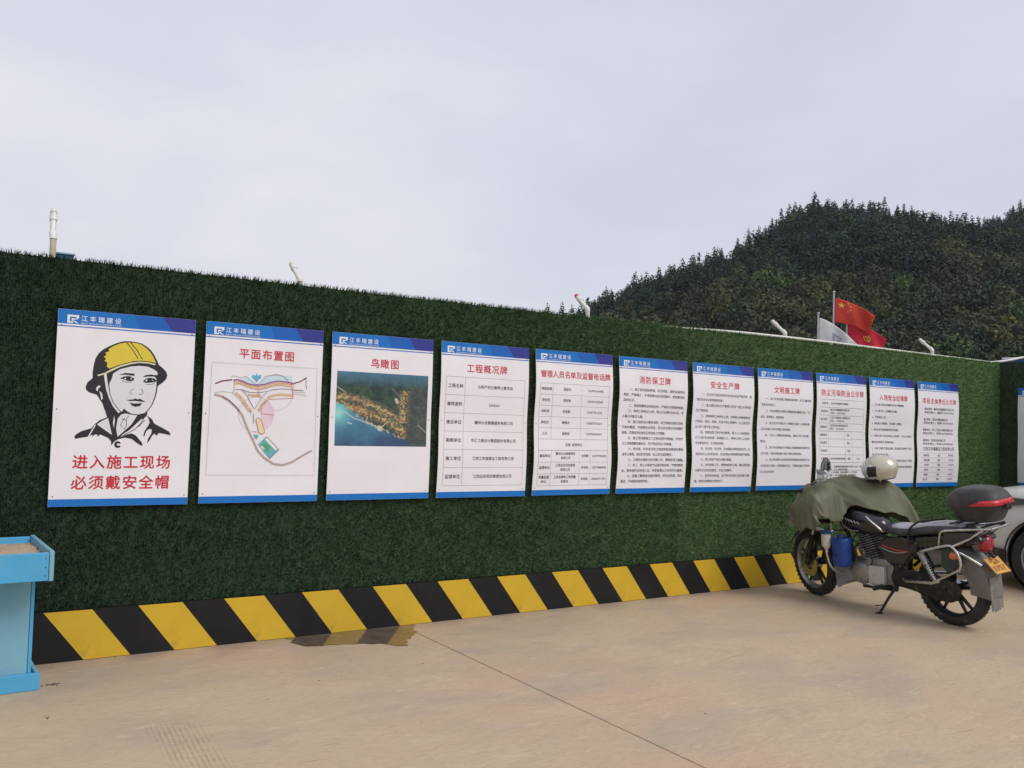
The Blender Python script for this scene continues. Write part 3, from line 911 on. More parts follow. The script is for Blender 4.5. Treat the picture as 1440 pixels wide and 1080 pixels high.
PLAN = [
   ('cy2',[(246,829),(275,848),(325,811),(349,797),(379,822),(408,853),(481,868),(594,867),(596,830),(539,828),(495,832),(446,821),(404,805),(355,796),(301,801),(253,817)]),
   ('cy',[(311,846),(323,862),(338,856),(347,875),(356,857),(377,867),(378,843),(360,827),(349,809),(333,826)]),
   ('pk',3,[(605,754),(604,729),(598,706),(587,684),(573,665),(556,649),(536,637),(513,630),(490,627),(467,629),(445,635),(424,646),(406,661),(391,680),(380,700),(372,723),(369,747),(371,771),(376,794),(386,815),(400,834),(417,850),(437,862),(458,870),(481,873),(504,872),(527,865),(548,855),(566,840),(582,822),(594,801),(602,778),(605,754)]),
   ('pk2',[(387,600),(391,642),(402,672),(439,685),(468,644),(475,595),(462,546),(421,497),(395,552)]),
   ('pk',3,[(475,595),(473,572),(467,549),(457,528),(442,510),(424,495),(404,483),(381,476),(358,474),(334,476),(312,483),(291,494),(272,508),(257,526),(245,547),(238,569),(235,591),(236,614),(242,637),(252,657),(266,675),(284,690),(304,702),(326,709),(349,712),(373,710),(396,704),(417,694),(436,679),(452,661),(464,641),(472,618),(475,595)]),
   ('mr',15,[(73,790),(118,809),(185,821)]),
   ('mr',13,[(609,817),(653,832),(700,862)]),
   ('or',31,[(203,795),(230,802),(265,791),(308,777),(356,770),(405,778),(447,794),(496,805),(540,804),(594,796)]),
   ('ye',24,[(203,795),(230,802),(265,791),(308,777),(356,770),(405,778),(447,794),(496,805),(540,804),(594,796)]),
   ('or',27,[(292,724),(340,722),(382,725)]),
   ('ye',20,[(292,724),(340,722),(382,725)]),
   ('or',28,[(426,709),(474,729),(524,737),(599,733)]),
   ('ye',21,[(426,709),(474,729),(524,737),(599,733)]),
   ('or',30,[(208,736),(251,702),(288,652),(320,611)]),
   ('ye',23,[(208,736),(251,702),(288,652),(320,611)]),
   ('or',26,[(426,697),(391,660),(368,618)]),
   ('ye',19,[(426,697),(391,660),(368,618)]),
   ('pu',11,[(191,820),(223,824),(265,811),(301,797),(355,793),(404,801),(446,817),(495,828),(539,827),(609,817)]),
   ('rd',4,[(191,812),(223,816),(265,803),(301,789),(356,785),(404,793),(447,809),(496,819),(539,818),(609,807)]),
   ('rd',5,[(197,821),(199,739),(188,735)]),
   ('rd',5,[(593,830),(603,714),(438,700),(391,651),(386,606)]),
   ('rd',3,[(609,818),(614,714),(600,712)]),
   ('rd',3,[(359,785),(364,720)]),
   ('gr',6,[(205,757),(255,758),(303,742),(357,742),(412,751),(467,768),(529,776),(611,772),(678,771)]),
   ('gy',8,[(249,758),(292,712),(331,641),(343,629),(360,659),(389,714),(424,745)]),
   ('bl',3,[(292,706),(324,653),(337,635)]),
   ('bl',3,[(255,752),(282,738),(277,723)]),
   ('k',3,[(175,841),(199,847),(240,837),(275,850),(325,810),(355,796),(379,821),(408,858),(481,870),(531,863),(570,828)]),
   ('gr',3,[(72,730),(121,739),(185,735),(233,695),(270,652),(299,610)]),
   ('gr',3,[(614,769),(678,769),(679,756)]),
   ('gr',3,[(618,757),(701,755)]),
   ('gr',3,[(621,745),(702,736)]),
   ('k',5,[(690,861),(698,834),(695,815),(703,784)]),
   ('br',20,[(72,718),(122,707),(169,679),(223,633),(261,586),(303,491),(338,425),(377,346),(428,297),(492,259),(555,252),(618,272),(693,318),(758,354)]),
   ('pl',14,[(72,718),(122,707),(169,679),(223,633),(261,586),(303,491),(338,425),(377,346),(428,297),(492,259),(555,252),(618,272),(693,318),(758,354)]),
   ('br',5,[(72,718),(122,707),(169,679),(223,633),(261,586),(303,491),(338,425),(377,346),(428,297),(492,259),(555,252),(618,272),(693,318),(758,354)]),
   ('mr',10,[(122,706),(169,682),(211,647),(242,609)]),
   ('ye',[(358,563),(369,572),(388,564),(408,509),(419,473),(398,461),(379,470),(365,521),(355,551)]),
   ('rd',8,[(358,563),(369,572),(388,564),(408,509),(419,473),(398,461),(379,470),(365,521),(355,551),(358,563)]),
   ('gy',3,[(358,563),(369,572),(388,564),(408,509),(419,473),(398,461),(379,470),(365,521),(355,551),(358,563)]),
   ('k',3,[(305,610),(320,614),(317,587)]),
   ('gr',6,[(335,599),(340,533)]),
   ('gr',3,[(336,479),(367,476)]),
   ('rd',4,[(387,600),(476,595)]),
   ('te',[(343,462),(379,454),(368,427),(351,435)]),
   ('te',[(432,446),(522,357),(459,295),(377,393)]),
   ('g2',[(424,406),(462,382),(446,333),(394,388)]),
   ('wh',[(435,440),(513,363),(498,351),(424,424)]),
   ('k',5,[(432,446),(522,357),(459,295)]),
   ('wh',[(401,385),(423,364),(414,355),(395,376)]),
   ('k',6,[(410,370),(415,364)]),
   ('fr',3,[(46,930),(772,930),(782,179),(39,187),(46,930)]),
]


def draw(b, shapes, prefix):
    """printed picture made of flat shapes, later ones over earlier ones"""
    NAMES = dict(k='black_ink', w='white_ink', y='yellow_ink', c='cream_ink')
    lift = 0.5; cur = None; m = None
    for sh in shapes:
        if sh[0] != cur: lift += 0.06
        m = MB(); cur = sh[0]
        if len(sh) == 2:
            m.add([b.P(u, v, lift) for u, v in sh[1]], [tuple(range(len(sh[1])))])
        else:
            b.ribbon(m, sh[2], sh[1] * 0.63, lift, 25)
        lift += 0.02
        b.put(prefix + '_' + NAMES.get(cur, 'ink'), m, cur)


# 1 worker portrait and slogan
b = boards[0]
draw(b, PORTRAIT, 'portrait')
for s, u, v in (('进入施工现场', 407, 270), ('必须戴安全帽', 406, 143)):
    m = MB(); b.text(m, s, u, v, 90, 'c', 0.022, pitch=97); b.put('slogan_line', m, 'red')
# 2 site plan
b = boards[1]; title(b, '平面布置图', 1000, 392)
draw(b, PLAN, 'plan')
tk_r = random.Random(8)
for sh in PLAN:                                   # house plots ticked along the yellow building strips
    if sh[0] == 'ye' and len(sh) == 3:
        path = catmull(sh[2], 12); nxt = 0.0; run = 0.0
        for col in ('or', 'gr', 'rd'):
            m = MB(); run = 0.0; nxt = tk_r.uniform(2, 14)
            for p, q in zip(path[:-1], path[1:]):
                run += float(np.linalg.norm(q - p))
                if run > nxt:
                    d = (q - p) / max(1e-6, np.linalg.norm(q - p)); nn = np.array((-d[1], d[0])); w = sh[1] * 0.63
                    a0 = tk_r.uniform(-0.5, 0.0); a1 = a0 + tk_r.uniform(0.25, 0.5)
                    b.ribbon(m, [p + nn * w * a0, p + nn * w * a1 + d * tk_r.uniform(-3, 5)], tk_r.uniform(1.2, 2.6), 3.6)
                    nxt = run + tk_r.uniform(5, 13)
            if m.v: tag(b.put('plan_plot_marks', m, col), kind='stuff')
# 3 aerial picture
b = boards[2]; title(b, '鸟瞰图', 992, 238)
GX, GY = 170, 125
ar = np.random.default_rng(3)
U, Vv = np.meshgrid(np.linspace(43, 776, GX + 1), np.linspace(388, 923, GY + 1))


def fbm(r, n, octs=5, g=4):
    out = np.zeros(n); amp = 1.0
    for o in range(octs):
        k = g * 2 ** o
        a = r.random((k + 2, int(k * 1.4) + 2))
        yy = np.linspace(0, k, n[0]); xx = np.linspace(0, int(k * 1.4), n[1])
        y0 = np.minimum(yy.astype(int), k); x0 = np.minimum(xx.astype(int), int(k * 1.4)); fy = (yy - y0)[:, None]; fx = (xx - x0)[None, :]
        out += amp * (a[y0][:, x0] * (1 - fy) * (1 - fx) + a[y0 + 1][:, x0] * fy * (1 - fx) + a[y0][:, x0 + 1] * (1 - fy) * fx + a[y0 + 1][:, x0 + 1] * fy * fx)
        amp *= 0.62
    out -= out.min(); return out / out.max()


shape = U.shape
nA = fbm(ar, shape, 5, 5); nB = fbm(ar, shape, 5, 14); nC = ar.random(shape)
cl = lambda a, b_, t: np.array(a)[None, None, :] * (1 - t[..., None]) + np.array(b_)[None, None, :] * t[..., None]
sst = lambda x_, a, b_: np.clip((x_ - a) / (b_ - a), 0, 1)
img = cl((0.012, 0.030, 0.028), (0.035, 0.075, 0.050), sst(nB, 0.3, 0.8))                                    # wood
img = img * (0.65 + 0.7 * nC[..., None])
img = img * (1 - sst(Vv, 820, 925)[..., None] * 0.8) + cl((0.03, 0.10, 0.18), (0.07, 0.20, 0.30), nA) * (sst(Vv, 820, 925)[..., None] * 0.8)   # far water and mist
img = np.where((U > 600)[..., None] & (Vv < 830)[..., None], img * 0.6 + np.array((0.05, 0.045, 0.04)) * nC[..., None] * 1.2, img)
shore = np.interp(U, [42, 96, 143, 217, 284, 351, 428, 506, 585, 666, 776], [693, 682, 653, 612, 571, 537, 512, 478, 447, 387, 330])
wat = cl((0.02, 0.055, 0.12), (0.05, 0.24, 0.33), sst(nA * 0.5 + (Vv - 388) / 330 - U / 1400, 0.1, 1.0))
wat = wat + np.array((0.14, 0.26, 0.16)) * (np.exp(-((U - 60) / 70) ** 2 - ((Vv - 620) / 70) ** 2))[..., None]
wat = wat * (0.9 + 0.25 * nB[..., None])
lake = (Vv < shore + 6 * (nB - 0.5))
img = np.where(lake[..., None], wat, img)
t1c = np.interp(U, [43, 110, 176, 280, 394, 501, 583], [735, 745, 735, 700, 659, 618, 505])
t2c = np.interp(U, [43, 133, 235, 329, 425, 504, 584], [690, 670, 647, 614, 590, 539, 478])
town = np.exp(-((Vv - t1c) / 26) ** 2) * (U < 600) + np.exp(-((Vv - t2c) / 30) ** 2) * (U < 600)
rx = np.interp(Vv, [560, 637, 707, 779], [581, 579, 567, 584])
town = np.clip(town + np.exp(-((U - rx) / 30) ** 2) * (Vv > 560) * (Vv < 800), 0, 1) * (~lake)
cell = np.floor(U / 13) * 7.13 + np.floor(Vv / 11) * 3.77
ck = np.modf(np.abs(np.sin(cell * 12.9898)) * 43758.5453)[0]
tc_ = np.where((ck < 0.28)[..., None], np.array((0.42, 0.20, 0.09)), np.where((ck < 0.5)[..., None], np.array((0.40, 0.33, 0.14)), np.where((ck < 0.75)[..., None], np.array((0.09, 0.12, 0.05)), np.array((0.12, 0.07, 0.05)))))
img = img * (1 - town[..., None] * 0.88) + tc_ * (0.65 + 0.7 * nC[..., None]) * town[..., None] * 0.88


def stroke(pts, w, c, a=0.85):
    global img
    P = np.array(pts, float)
    dmin = np.full(shape, 1e9)
    for p, q in zip(P[:-1], P[1:]):
        d = q - p; t = np.clip(((U - p[0]) * d[0] + (Vv - p[1]) * d[1]) / (d @ d), 0, 1)
        dmin = np.minimum(dmin, np.hypot(U - p[0] - t * d[0], Vv - p[1] - t * d[1]))
    k = (np.clip((w - dmin) / 2.5 + 0.5, 0, 1) * a)[..., None]
    img = img * (1 - k) + np.array(c) * k


stroke([(40, 626), (116, 629), (181, 590), (275, 562), (351, 537), (389, 520)], 3.5, (0.42, 0.42, 0.34))
stroke([(388, 522), (396, 516)], 20, (0.46, 0.45, 0.36), 0.75)
stroke([(396, 516), (440, 560)], 4, (0.45, 0.34, 0.24)); stroke([(280, 562), (292, 600)], 3.5, (0.45, 0.38, 0.28))
stroke([(59, 736), (176, 739), (280, 700), (394, 659), (501, 618)], 3, (0.42, 0.36, 0.2), 0.6)
stroke([(38, 815), (102, 779)], 4, (0.33, 0.33, 0.31), 0.7); stroke([(701, 550), (774, 493)], 3, (0.35, 0.34, 0.33), 0.7); stroke([(480, 815), (560, 745)], 2.5, (0.25, 0.24, 0.22), 0.6)
stroke([(140, 555), (165, 548)], 4, (0.5, 0.52, 0.5), 0.8); stroke([(515, 735), (525, 715)], 11, (0.5, 0.48, 0.42), 0.8)
for k in range(26):
    uu = ar.uniform(190, 600); vv = float(np.interp(uu, [217, 284, 351, 428, 506, 585], [612, 571, 537, 512, 478, 447])) + ar.uniform(-14, 6)
    stroke([(uu, vv), (uu + 5, vv - 3)], 4.5, (0.50, 0.36, 0.24), 0.7)
pv = np.array([b.P(u, v, 0.6) for u, v in zip(U.ravel(), Vv.ravel())])
ii = np.arange((GX + 1) * (GY + 1)).reshape(GY + 1, GX + 1)
pf = np.column_stack([ii[:-1, :-1].ravel(), ii[:-1, 1:].ravel(), ii[1:, 1:].ravel(), ii[1:, :-1].ravel()])
M_PIC = mat('print_picture', (0.5, 0.5, 0.5), 0.4, var=0.03, scale=5, rvar=0.04, attr='tint')
tri_mesh('aerial_picture', pv, pf, M_PIC, b.root, np.clip(img * 1.35 + 0.006, 0.002, 0.9).reshape(-1, 3))


def cell(b, *a, name='cell_text', **k):
    m = MB(); a = list(a); a[5] = 0.016 if len(a) > 5 and a[5] else 0.0
    b.text(m, *a, **k); b.put(name, m, 'text')


# 4 project table
b = boards[3]; title(b, '工程概况牌', 1003, 385)
vs_ = [932 - 140 * k for k in range(7)]
table(b, [46, 214, 774], vs_)
for k, (a, c) in enumerate([('工程名称', '众和产权式康养公寓项目'), ('建筑面积', '23465m²'), ('建设单位', '赣州众合健康服务有限公司'), ('勘察单位', '华汇工程设计集团股份有限公司'), ('施工单位', '江西江丰瑞建设工程有限公司'), ('监理单位', '江西远玛项目管理有限公司')]):
    cell(b, a, 130, 862 - 140 * k, 33, 'c', 0.012, pitch=34, lift=0.7); cell(b, c, 494, 862 - 140 * k, 30, 'c', 0.010, lift=0.7)
# 5 staff table
b = boards[4]; title(b, '管理人员名单及监督电话牌', 1000, 738, 62)
vt = [924, 832, 740, 648, 556, 464]
table(b, [43, 172, 476, 772], vt)
rows = [('项目经理', '周国平', '13694166485'), ('安全员', '郑明清', '14296760200'), ('材料员', '何金勤', '15057761242'), ('质检员', '赖国永', '13083753024'), ('工长', '谢荣桂', '15970059047')]
for k, (a, c, d) in enumerate(rows):
    v = 878 - 92 * k
    cell(b, a, 107, v, 27, 'c', 0.008, lift=0.7); cell(b, c, 324, v, 27, 'c', 0.008, lift=0.7); cell(b, d, 625, v, 27, 'c', 0.01, width=165, lift=0.7)
cell(b, '监督  监理单位', 408, 418, 27, 'c', 0.008, lift=0.7)
for k, (a, c, d, f_) in enumerate([('建设单位', ('赣州众合健康服务', '有限公司'), '徐明辉', '15079755033'), ('监理单位', ('江西远玛项目管理', '有限公司'), '陈海波', '15270486096'), ('质量监督', ('上犹县建筑工程质量', '监督站'), '李武胜', '18046971701')]):
    v = 326 - 97 * k
    if k < 2: cell(b, a, 107, v, 27, 'c', 0.008, lift=0.7)
    else: cell(b, a, 107, v + 18, 27, 'c', 0.008, lift=0.7); cell(b, '单位', 107, v - 18, 27, 'c', 0.008, lift=0.7)
    cell(b, c[0], 322, v + 18, 26, 'c', 0.008, lift=0.7); cell(b, c[1], 322, v - 18, 26, 'c', 0.008, lift=0.7)
    cell(b, d, 528, v, 25, 'c', 0.008, lift=0.7); cell(b, f_, 680, v, 27, 'c', 0.01, width=150, lift=0.7)
table(b, [43, 772], [464, 372], 'table_lines'); table(b, [43, 172, 472, 584, 772], [371, 274, 177, 80], 'table_lines')
# 6 to 8 rules
b = boards[5]; title(b, '消防保卫牌', 1002, 382)
para(b, ['>一、施工现场道路畅通，标志明显，器材设备符合', '规定，严禁烟火，不得随意动用消防器材，发现情况应', '及时扑灭。', '>二、易燃易爆物品单独存放，严格执行领退料制度。', '>三、特殊工种持证上岗，明火作业要办动火证，专', '人看火并配灭火器。',
         '>四、施工组织设计要有消防，保卫措施方案及设施', '平面布置图，并按照有关规定，防火安全责任书和要配', '备案。定期组织检查保卫和消防工作措施。', '>五、施工现场要建立门卫和巡逻护场制度，护场守', '卫人员要佩戴执勤标志，实行凭证件出入的制度。',
         '>六、更衣室、财务室及职工宿舍等易发案部位要指', '定专人管理，制定防范措施，防止发生盗窃案件。', '>七、工程的关键部位和关键工序，要制定保卫措施。', '>八、电工、焊工从事电气设备安装和电、气焊切割作', '业，要有操作证和用火证，并配备看火人员和灭火器具。', '>九、因施工需要搭设临时建筑，应符合防盗、防火', '要求，不得使用易燃材料。'], 914, 47.5, 27.5)
b = boards[6]; title(b, '安全生产牌', 1000, 388)
para(b, ['>一、坚决执行国家和地方有关安全生产的方针、政', '策及有关安全管理规章制度。', '>二、建立健全各级生产管理人员及一线工人的安全', '生产责任制。', '>三、坚持特种工种持证上岗，对特种工种按规定进', '行培训、培训、考核、无证不准上岗操作，以上岗证作', '业人员一律不准上岗作业。',
         '>四、定期对职工进行安全教育，新工人入场后要进', '行“三级”安全教育，新调换工人、特种工种工人应经', '安全教育考试，不合格者停岗。', '>五、安全网、安全带、安全帽必须有检验证书，在', '经四米以上的安全网，安全带必须按规范进行使用。', '>六、施工用电严格安全操作规程。', '>七、对采用新工艺、特殊结构的工程、都必须先进', '行操作方法和安全教育，才能上岗操作。', '>八、坚持安全检查，生产技术负责人应全面了解', '案，有权对违章指令拒绝执行。'], 908, 50.5, 27.5)
b = boards[7]; title(b, '文明施工牌', 992, 378)
para(b, ['>一、施工区域设置工程概况标志牌，大门口整齐美', '观保证封闭施工。', '>二、项目部要按文明施工管理标准化管理工地，门卫', '登记、保持整洁、道路畅通。', '>三、施工区内严格执行“文明施工标准”十条规定和', '工区内各施工队的文明施工责任制度。', '>四、工地十二牌要求定期检查，图纸工地工完场清，',
         '整洁。', '>五、施工单位要组织文明施工检查制度并定期评比', '给予奖惩，积极开展创建“达标”文明工地的活动。', '>六、施工单位要与当地派出所共同做好安全防范工作，', '在地区施工居民一定要遵纪守法，不得扰乱施工环境中', '的人员治安秩序。'], 902, 60, 26.5)
# 9 dust board
b = boards[8]; title(b, '扬尘污染防治公示牌', 1000, 700, 72)
vt = [930, 848, 766, 684, 602, 520, 438, 356, 274, 192, 70]
table(b, [52, 770], vt, skip=())
table(b, [52, 200, 770], [929, 847, 765, 683, 601], 'table_lines'); table(b, [52, 200, 462, 580, 770], [600, 519, 437, 355, 273], 'table_lines')
for k, a in enumerate(['工程名称', '建设单位', '施工单位', '监理单位', '监督单位', '防治责任', '现场责任', '主管部门', '举报电话']):
    cell(b, a, 124, 889 - 82 * k, 27, 'c', 0.008, lift=0.7)
for k, a in enumerate([('众和产权式康养公寓项目',), ('赣州众合健康服务有限公司', '负责人：13507976040'), ('江西江丰瑞建设工程有限公司', '负责人：15970059047'), ('江西远玛项目管理有限公司', '负责人：15270486096')]):
    for j, s in enumerate(a): cell(b, s, 216, 889 - 82 * k + (17 if len(a) > 1 else 0) - 34 * j, 25, 'l', 0.006, lift=0.7)
for k in range(3): cell(b, '电话', 520, 561 - 82 * k, 26, 'c', 0.008, lift=0.7)
cell(b, '上犹县住房和城乡建设局', 330, 315, 23, 'c', 0.008, lift=0.7); cell(b, '电话', 520, 315, 26, 'c', 0.008, lift=0.7); cell(b, '12345', 676, 315, 26, 'c', 0.0, lift=0.7)
para(b, ['>1、设置硬质围挡高度不低于2.5米，道路', '硬化，出入口设置冲洗设备。', '>2、裸土覆盖、物料堆放整齐，土方作业湿', '法施工，渣土车辆密闭运输，定时洒水降尘。', '>3、严禁现场焚烧垃圾，禁止现场搅拌混凝', '土，建立保洁制度。'], 232, 30, 23, 214, 22, 'text_line', right=764)
# 10 numbered list
b = boards[9]; title(b, '入场安全纪律牌', 985, 520)
para(b, ['1、进入施工现场必须遵守安全生产规章制度。', '2、进入施工区，必须戴好安全帽。', '3、严禁酒后上岗。', '4、现场禁止打闹嬉戏、不准赤脚，穿拖鞋。', '5、高空作业严禁穿硬底和带钉易滑鞋。', '6、特殊工种人员必须持证上岗操作，无证人员禁止', '    擅自动用施工机械设备。', '7、非本工种职工禁止乱摸、乱动各类机械电气设备。', '    造成后果自负。', '8、不准乘坐吊篮上下作业，严禁从高处向下抛物。', '9、未经批准不得移动和拆除，安全防护设施装置。'], 905, 68, 27)
# 11 responsibility board
b = boards[10]; title(b, '项目主体责任公示牌', 980, 690, 68)
para(b, ['建设单位：赣州众合健康服务有限公司', '项目负责人：周国平13507976040', '', '施工单位：江西江丰瑞建设有限公司', '项目负责人：谢荣13970059047', '', '勘察单位：华汇工程设计集团有限公司', '项目负责人：李明15070486096', '', '监理单位：江西远玛项目管理公司', '项目负责人：陈海15270486096'], 890, 40, 30, 110, 0, right=700)
cell(b, '江西江丰瑞建设工程有限公司', 410, 432, 44, 'c', 0.008, width=620, lift=0.7, name='subtitle')
table(b, [56, 768], [385 - 55 * k for k in range(7)], skip=[(0, k) for k in range(6)] + [(1, k) for k in range(6)])
for k, row in enumerate([('岗位职务', '姓名', '联系电话'), ('项目经理', '国平', '13694166'), ('安全员', '明清', '14296760'), ('材料员', '金勤', '15057761'), ('质检员', '国永', '13083753'), ('施工员', '荣桂', '15970059')]):
    for u, s in zip((160, 400, 650), row): cell(b, s, u, 358 - 55 * k, 27, 'c', 0.008, lift=0.7)


# ================================================================== BLUE SAND TRAY STAND
M_BWOOD = mat('blue_painted_board', (0.075, 0.375, 0.64), 0.5, var=0.07, scale=4, dirt=(0.20, 0.40, 0.46), dscale=5, dpos=(0.5, 0.85), bump=0.08, bscale=40)
M_BWOOD2 = mat('faded_blue_board', (0.19, 0.42, 0.53), 0.55, var=0.08, scale=4, dirt=(0.12, 0.34, 0.46), dscale=4, dpos=(0.5, 0.8), bump=0.08, bscale=40)
M_SAND = mat('coarse_sand', (0.50, 0.39, 0.27), 0.95, var=0.35, scale=260, bump=0.8, bscale=150)
st = empty('sand_tray_stand', (-0.05, -0.54, 0), R(2.5))
tag(st, 'blue painted wooden stand carrying a shallow tray of sand at the left edge', 'stand')
MB().box(-0.80, 0.0, 0.0, 0.022, 0.001, 0.092).build('plinth_board', M_BWOOD, st, bevel=0.003)
MB().box(-0.022, 0.0, 0.024, 0.40, 0.001, 0.090).build('plinth_board', M_BWOOD2, st, bevel=0.003)
MB().box(-0.80, -0.778, 0.024, 0.40, 0.001, 0.090).build('plinth_board', M_BWOOD2, st, bevel=0.003)
MB().box(-0.777, -0.024, 0.024, 0.40, 0.004, 0.070).build('plinth_base', M_BWOOD2, st)
# the pillar: front, sides, back
MB().box(-0.745, -0.062, 0.026, 0.044, 0.071, 0.625).build('front_board', M_BWOOD2, st, bevel=0.003)
MB().box(-0.060, -0.042, 0.026, 0.375, 0.071, 0.625).build('side_board', M_BWOOD, st, bevel=0.003)
MB().box(-0.765, -0.747, 0.026, 0.375, 0.071, 0.625).build('side_board', M_BWOOD, st, bevel=0.003)
MB().box(-0.746, -0.061, 0.357, 0.375, 0.071, 0.625).build('back_board', M_BWOOD2, st, bevel=0.003)
# the tray
TY0, TY1, TX0, TX1 = -0.235, 0.475, -0.86, 0.004
MB().box(TX0, TX1 - 0.024, TY0, TY0 + 0.022, 0.628, 0.775).build('tray_front', M_BWOOD, st, bevel=0.003)
MB().box(TX0, TX1 - 0.024, TY1 - 0.022, TY1, 0.628, 0.775).build('tray_back', M_BWOOD, st, bevel=0.003)
MB().box(TX1 - 0.022, TX1, TY0 - 0.004, TY1 + 0.004, 0.626, 0.782).build('tray_side', M_BWOOD2, st, bevel=0.003)
MB().box(TX0 - 0.022, TX0 - 0.002, TY0 - 0.004, TY1 + 0.004, 0.626, 0.782).build('tray_side', M_BWOOD2, st, bevel=0.003)
MB().box(TX0 + 0.001, TX1 - 0.025, TY0 + 0.024, TY1 - 0.024, 0.630, 0.648).build('tray_floor', M_BWOOD2, st)
r5 = np.random.default_rng(9)
gx, gy = 60, 46
X, Y = np.meshgrid(np.linspace(TX0 + 0.002, TX1 - 0.026, gx), np.linspace(TY0 + 0.025, TY1 - 0.025, gy))
Z = 0.742 + 0.006 * np.sin(X * 19) * np.cos(Y * 13) + 0.003 * r5.normal(size=X.shape)
ii = np.arange(gx * gy).reshape(gy, gx)
sd = tri_mesh('sand', np.column_stack([X.ravel(), Y.ravel(), Z.ravel()]), np.column_stack([ii[:-1, :-1].ravel(), ii[:-1, 1:].ravel(), ii[1:, 1:].ravel(), ii[1:, :-1].ravel()]), M_SAND)
sd.parent = st; sd['kind'] = 'stuff'
nail = None
for (x, z) in ((-0.035, 0.655), (-0.035, 0.745), (-0.035, 0.70), (-0.42, 0.655), (-0.42, 0.745)):
    if nail is None:
        nail = MB().lathe([(0.0005, -0.0015), (0.003, -0.001), (0.0035, 0.0)], (0, 0, 0), 'Y', 8).build('nail', mat('rusty_nail', (0.12, 0.07, 0.04), 0.7, 0.4), st); n = nail
    else:
        n = nail.copy(); COL.objects.link(n)
    n.location = (x, TY0, z)

# ================================================================== MOTORCYCLE
rear = Vector((6.44, -1.89, 0)); fd = (Vector((6.47, -0.517, 0)) - rear).normalized()
left = Vector((-fd.y, fd.x, 0)); LEAN = R(7.0)
bup = Vector((0, 0, 1)) * math.cos(LEAN) + left * math.sin(LEAN); blat = left * math.cos(LEAN) - Vector((0, 0, 1)) * math.sin(LEAN)
BM = Matrix(((fd.x, blat.x, bup.x, rear.x), (fd.y, blat.y, bup.y, rear.y), (fd.z, blat.z, bup.z, rear.z), (0, 0, 0, 1)))
M_RUB = mat('tyre_rubber', (0.026, 0.025, 0.024), 0.75, var=0.25, scale=14, dirt=(0.14, 0.12, 0.095), dscale=12, dpos=(0.55, 0.85), bump=0.2, bscale=60)
M_BKP = mat('black_gloss_paint', (0.012, 0.012, 0.014), 0.18, var=0.2, scale=10, dirt=(0.10, 0.09, 0.075), dscale=7, dpos=(0.6, 0.95), coat=0.4)
M_BKM = mat('black_metal', (0.022, 0.021, 0.020), 0.45, 0.4, var=0.3, scale=20, dirt=(0.12, 0.10, 0.08), dscale=14, dpos=(0.55, 0.8))
M_ALU = mat('cast_aluminium', (0.36, 0.36, 0.35), 0.42, 0.75, var=0.2, scale=16, dirt=(0.16, 0.14, 0.12), dscale=16, dpos=(0.5, 0.75))
M_CHR = mat('dull_chrome', (0.58, 0.58, 0.57), 0.22, 0.95, var=0.15, scale=25, dirt=(0.22, 0.19, 0.15), dscale=18, dpos=(0.58, 0.78))
M_VIN = mat('seat_vinyl', (0.045, 0.045, 0.055), 0.38, var=0.2, scale=9, dirt=(0.16, 0.15, 0.15), dscale=5, dpos=(0.5, 0.85), bump=0.15, bscale=140)
M_VING = mat('grey_seat_vinyl', (0.40, 0.40, 0.44), 0.30, var=0.12, scale=9, dirt=(0.18, 0.17, 0.17), dscale=5, dpos=(0.5, 0.85))
M_GRY = mat('grey_dusty_metal', (0.17, 0.165, 0.155), 0.6, 0.2, var=0.2, scale=9, dirt=(0.30, 0.26, 0.21), dscale=6, dpos=(0.5, 0.8))
M_MUD = mat('mud_flap_rubber', (0.17, 0.16, 0.15), 0.85, var=0.2, scale=12, dirt=(0.33, 0.28, 0.22), dscale=8, dpos=(0.4, 0.8))
mb_root = empty('motorcycle', matrix=BM)
tag(mb_root, 'black commuter motorcycle leaning on its side stand with a tail box', 'motorcycle')
WR = 0.305


